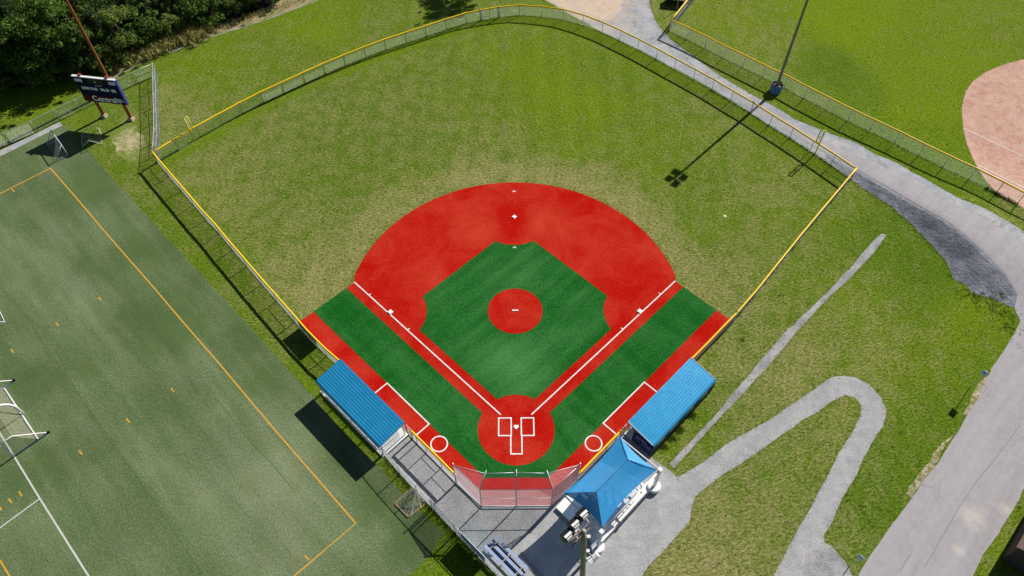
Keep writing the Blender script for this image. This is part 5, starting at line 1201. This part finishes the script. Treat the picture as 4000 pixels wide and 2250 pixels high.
TREES = [  # px x, px y of the foot, kind, scale, rotation, label
 (505, 205, 2, .95, 0, 'light green bushy tree at the right end of the wood, next to the tall weeds'),
 (445, 240, 3, .85, 1, 'dark pine nearest to the top of the scoreboard'),
 (360, 250, 1, 1.2, 2, 'bushy green tree directly behind the rust brown light pole'),
 (262, 275, 0, 1.2, 3, 'broad dark tree left of the rust brown light pole'),
 (165, 300, 3, 1.2, 4, 'dark pine between two broad trees at the left of the wood'),
 (72, 325, 0, 1.2, 5, 'broad dark tree whose shadow reaches the bright grass at the left edge'),
 (-30, 345, 1, 1.4, 6, 'broad tree half cut off by the left edge'),
 (-160, 365, 0, 1.0, 7, 'tree beyond the left edge, its shadow lying on the grass'),
 (400, 160, 0, 1.1, 8, 'big sunlit green tree just right of the rust brown pole'),
 (540, 120, 4, .95, 9, 'sunlit feathery pine left of the tall weeds, at the top of the photo'),
 (630, 95, 2, .8, 1.2, 'yellowish green tree at the top, right of the feathery pine'),
 (720, 80, 4, .55, 2.2, 'small dark pine behind the middle of the tall weeds'),
 (800, 50, 1, .55, 3.2, 'dark leafy tree behind the right half of the tall weeds'),
 (900, 22, 0, .48, 4.2, 'low leafy tree at the top edge near the end of the weeds'),
 (985, 0, 1, .5, 5.2, 'low dark tree at the top edge, nearest to the lawn corner'),
 (1080, -14, 0, .42, .2, 'small round shrub at the far right end of the wood'),
 (290, 180, 1, 1.3, .7, 'broad tree behind the front row, left of the rust brown pole'),
 (180, 205, 0, 1.25, 1.7, 'tall tree in the second row at the left of the wood'),
 (70, 210, 1, 1.1, 2.7, 'tree in the second row near the left edge'),
 (-50, 240, 0, 1.1, 3.7, 'second row tree cut by the left edge'),
 (480, 40, 1, .95, 4.7, 'leafy tree of the back row above the feathery pine'),
 (340, 70, 0, 1.0, 5.7, 'leafy tree of the back row above the rust brown pole'),
 (620, 0, 0, .8, .9, 'back row tree at the top edge, left of the low dark tree'),
 (740, -15, 1, .8, 1.9, 'back row tree at the top edge above the tall weeds'),
 (850, -50, 0, .8, 2.9, 'back row tree crown touching the top edge above the weeds end'),
 (170, 90, 0, 1.1, 3.9, 'back row tree at the top left'),
 (20, 110, 1, 1.1, 4.9, 'back row tree at the extreme top left corner')]
for x, y, kd, sc_, rz, lb in TREES:
    pr = protos[kd]; o_ = pr if kd not in used else copy_tree(pr); used.add(kd)
    p = at(x, y); o_.location = (p[0], p[1], 0); o_.rotation_euler = (0, 0, rz); o_.scale = (sc_, sc_, sc_*random.uniform(.92, 1.08)); o_['label'] = lb
protoS = [make_broad(8, 3.6, 1.9, 2600, 'leaf', 'shrub'), make_broad(9, 3.0, 1.7, 2400, 'leaf_l', 'shrub')]
usedS = set()
for i_, (x, y, kd, sc_, lb) in enumerate(((465, 262, 1, .8, 'small bright shrub at the near end of the tall weeds, closest to the fence corner'), (400, 288, 0, .8, 'dark low shrub just behind the right top corner of the scoreboard'), (325, 292, 0, 1.1, 'low dark shrub behind the left top corner of the scoreboard'), (215, 312, 0, 1.1, 'dark shrub at the foot of the wood, left of the scoreboard'), (115, 330, 0, 1.2, 'dark shrub at the foot of the wood, above the second silver fence bay'), (20, 352, 0, 1.2, 'dark shrub at the foot of the wood at the left edge'), (540, 200, 0, 1.0, 'shrub behind the left part of the tall weeds'), (610, 172, 0, 1.1, 'shrub behind the middle left part of the tall weeds'), (680, 140, 1, 1.0, 'yellowish shrub behind the middle of the tall weeds'), (760, 112, 0, 1.1, 'shrub behind the right part of the tall weeds'), (840, 88, 0, 1.1, 'shrub just past the right end of the tall weeds'), (920, 62, 1, .9, 'light shrub near the top edge, past the tall weeds'), (1000, 25, 0, 1.1, 'shrub near the top edge by the bend of the gravel edge'), (1075, -2, 0, 1.0, 'round dark shrub at the top edge, last before the open lawn'), (440, 205, 0, 1.4, 'large dark shrub between the pine and the weeds'), (350, 215, 0, 1.5, 'large dark shrub under the trees right of the rust brown pole'), (230, 240, 0, 1.5, 'large dark shrub under the trees left of the rust brown pole'), (110, 265, 0, 1.5, 'large dark shrub deep in the wood at the left'), (560, 130, 0, 1.4, 'large shrub under the feathery pine'), (660, 60, 0, 1.4, 'large shrub at the top under the yellowish tree'), (780, 30, 0, 1.3, 'large shrub at the top behind the weeds, right part'), (870, 10, 0, 1.2, 'shrub at the top edge in the back row'), (950, -15, 1, 1.1, 'light shrub at the top edge in the back row'))):
    pr = protoS[kd]; o_ = pr if kd not in usedS else copy_tree(pr); usedS.add(kd); o_['group'] = 'shrubs of the wood'; o_['category'] = 'shrub'
    p = at(x, y); o_.location = (p[0], p[1], 0); o_.rotation_euler = (0, 0, i_*1.3); o_.scale = (sc_, sc_, sc_); o_['label'] = lb
for (x, y, kd, sc_, rz) in ((-3.8, 72.4, 0, .82, 1), (-8.5, 74.0, 1, .8, 2), (1.5, 75.2, 2, .8, 3), (6.5, 76.5, 1, .75, 4)):
    o_ = copy_tree(protos[kd]); o_.location = (x, y, 0); o_.rotation_euler = (0, 0, rz); o_.scale = (sc_,)*3; o_['group'] = 'trees beyond the outfield fence'
    o_['label'] = {1: 'tree beyond the top edge casting the largest shadow on the grass behind the outfield', 2: 'tree beyond the top edge casting the left part of the grass shadow', 3: 'tree beyond the top edge casting a shadow near the outfield gate', 4: 'tree beyond the top edge nearest to the sandy ground'}[rz]
def blades(mb, p, n, h, w, spread, rnd=random, lean=.5):
    for _ in range(n):
        b = Vector((p[0]+rnd.gauss(0, spread), p[1]+rnd.gauss(0, spread), 0)); b.z = H(b.x, b.y); a = rnd.uniform(0, 6.28); d = Vector((math.cos(a), math.sin(a), 0)); hh = h*rnd.uniform(.5, 1.3)
        s_ = Vector((-d.y, d.x, 0))*w; m_ = b+d*hh*lean*.35+Vector((0, 0, hh*.6)); tp_ = b+d*hh*lean+Vector((0, 0, hh))
        mb.add([b-s_, b+s_, m_+s_*.7, tp_, m_-s_*.7], [(0, 1, 2, 3, 4)])
def along(px, step):
    P_ = pxpoly(px); f_, L_ = path_at(P_); s_ = 0; out = []
    while s_ < L_[-1]: out.append(f_(s_)); s_ += step
    return out
mb = MB()
for p in along([(500,243),(560,222),(640,190),(700,172),(760,155),(800,140)], .16): 
    for k in range(5): blades(mb, (p[0]+random.gauss(-.2, .8), p[1]+random.gauss(.5, .9)), 5, 1.2, .035, .18)
for p in along([(430,300),(470,270),(520,240)], .3): blades(mb, (p[0]+random.gauss(0, .4), p[1]+random.gauss(.2, .4)), 8, .5, .03, .2)
for p in along([(800,138),(860,118),(930,95),(1000,68),(1080,38),(1180,5)], .3): blades(mb, (p[0]+random.gauss(0, .5), p[1]+random.gauss(.4, .5)), 9, .55, .03, .3)
tag(mb.build('tall_weeds', 'weed'), 'tall straw coloured weeds along the edge of the wood', 'weeds', kind='stuff')
# low grass tufts: along the fence lines, gravel edges, banks
mb = MB(); ml = MB()
def fl(posts, step, n, h, sp, off=0, m=mb):
    f_, L_ = path_at(posts); s_ = 0
    while s_ < L_[-1]:
        p = f_(s_); blades(m, p, n, h*(.6+.8*random.random()), .012, sp); s_ += step*random.uniform(.5, 1.5)
fl(OUT[3:], .22, 7, .16, .06); fl(F2, .22, 7, .17, .07); fl(RF, .3, 6, .16, .07); fl(LF[:13], .3, 6, .15, .07); fl(F3, .3, 6, .2, .07); fl(UL[3:], .4, 5, .14, .07); fl(UR, .4, 5, .14, .07)
fl(OUT[-8:], .5, 10, .22, .12); fl([G(3850, 738), G(3889, 757), G(3975, 801)], .12, 12, .3, .1)
fl([G(x, y) for x, y in ((1510,1790),(1563,1855),(1630,1928),(1701,2002),(1780,2088),(1890,2203),(1960,2275))], .12, 12, .22, .14)
tag(mb.build('grass_tufts', 'tuft'), 'dark grass tufts growing along the feet of the fences', 'grass', kind='stuff')
fl([G(x, y) for x, y in ((1490,1810),(1560,1890),(1640,1990),(1740,2070),(1840,2190),(1890,2250))], .10, 9, .09, .3, m=ml)
for gx_, gy_, n, s_ in ((3790,1150,22,.7),(3850,1178,26,.9),(3915,1150,12,.4),(3880,1205,22,1.0),(3935,1235,24,.7),(3940,1280,20,.6),(3710,1075,3,.2),(2650,1680,50,.3),(2700,1620,50,.25),(2590,1745,40,.25),(2625,1710,40,.25),(3050,1150,5,.2),(2900,1330,5,.2)):
    c_ = G(gx_, gy_)
    for k in range(n): blades(ml, (c_[0]+random.gauss(0, s_), c_[1]+random.gauss(0, s_*.6)), 10, .13, .018, .12)
PF = jitter(pxpoly(FORE), .07, .45, 1); cum = 0
edge = [p for p in PF if p[0] > 11.6 or p[1] < -11.8]
for p in edge:
    for k in range(3): blades(ml, (p[0]+random.gauss(0, .14), p[1]+random.gauss(0, .14)), 6, .06, .013, .07)
for P_, n_ in ((jitter(pxpoly(DR), .07, .4, 5), 2), (jitter(pxpoly(LANE), .12, .5, 6), 4)):
    for p in P_:
        if not (-40 < p[0] < 60 and -15 < p[1] < 72): continue
        for k in range(n_): blades(ml, (p[0]+random.gauss(0, .16), p[1]+random.gauss(0, .16)), 6, .07, .013, .09)
tag(ml.build('bright_tufts', 'tuft_l'), 'bright green clumps of long grass and weeds', 'grass', kind='stuff')
# scattered lawn clumps so that the turf has relief of its own
mc = MB(); rnd = random.Random(11)
def inpoly(p, poly):
    c_ = False; j = len(poly)-1
    for i in range(len(poly)):
        if (poly[i][1] > p[1]) != (poly[j][1] > p[1]) and p[0] < (poly[j][0]-poly[i][0])*(p[1]-poly[i][1])/(poly[j][1]-poly[i][1])+poly[i][0]: c_ = not c_
        j = i
    return c_
BAD = [skin, pxpoly(TURF), pxpoly(FORE), pxpoly(DR), pxpoly(LANE), pxpoly(ROAD), pxpoly(CL), [(q_.x, q_.y) for q_ in (U(4, 7), U(16, 7), U(16, 10.4), U(4, 12.4), U(-3, 12.4))], [P2(-1, 6, 7), P2(-1, 16, 7), P2(-1, 16, 10.4), P2(-1, 6, 10.4)]]
BB = [(min(p[0] for p in b), max(p[0] for p in b), min(p[1] for p in b), max(p[1] for p in b)) for b in BAD]
for _ in range(11000):
    x, y = G(rnd.uniform(-20, 4020), rnd.uniform(-20, 2270))
    if mnoise.noise((x*.25, y*.25, 3)) < -.15+rnd.uniform(-.3, .3): continue
    if any(b[0] <= x <= b[1] and b[2] <= y <= b[3] and inpoly((x, y), BAD[i]) for i, b in enumerate(BB)): continue
    blades(mc, (x, y), 7, .075, .016, .09, rnd, .8)
tag(mc.build('lawn_clumps', 'tuft'), 'small darker clumps scattered through the lawn grass', 'grass', kind='stuff')

SC.render.engine = 'CYCLES'; SC.cycles.max_bounces = 6; SC.cycles.transparent_max_bounces = 12
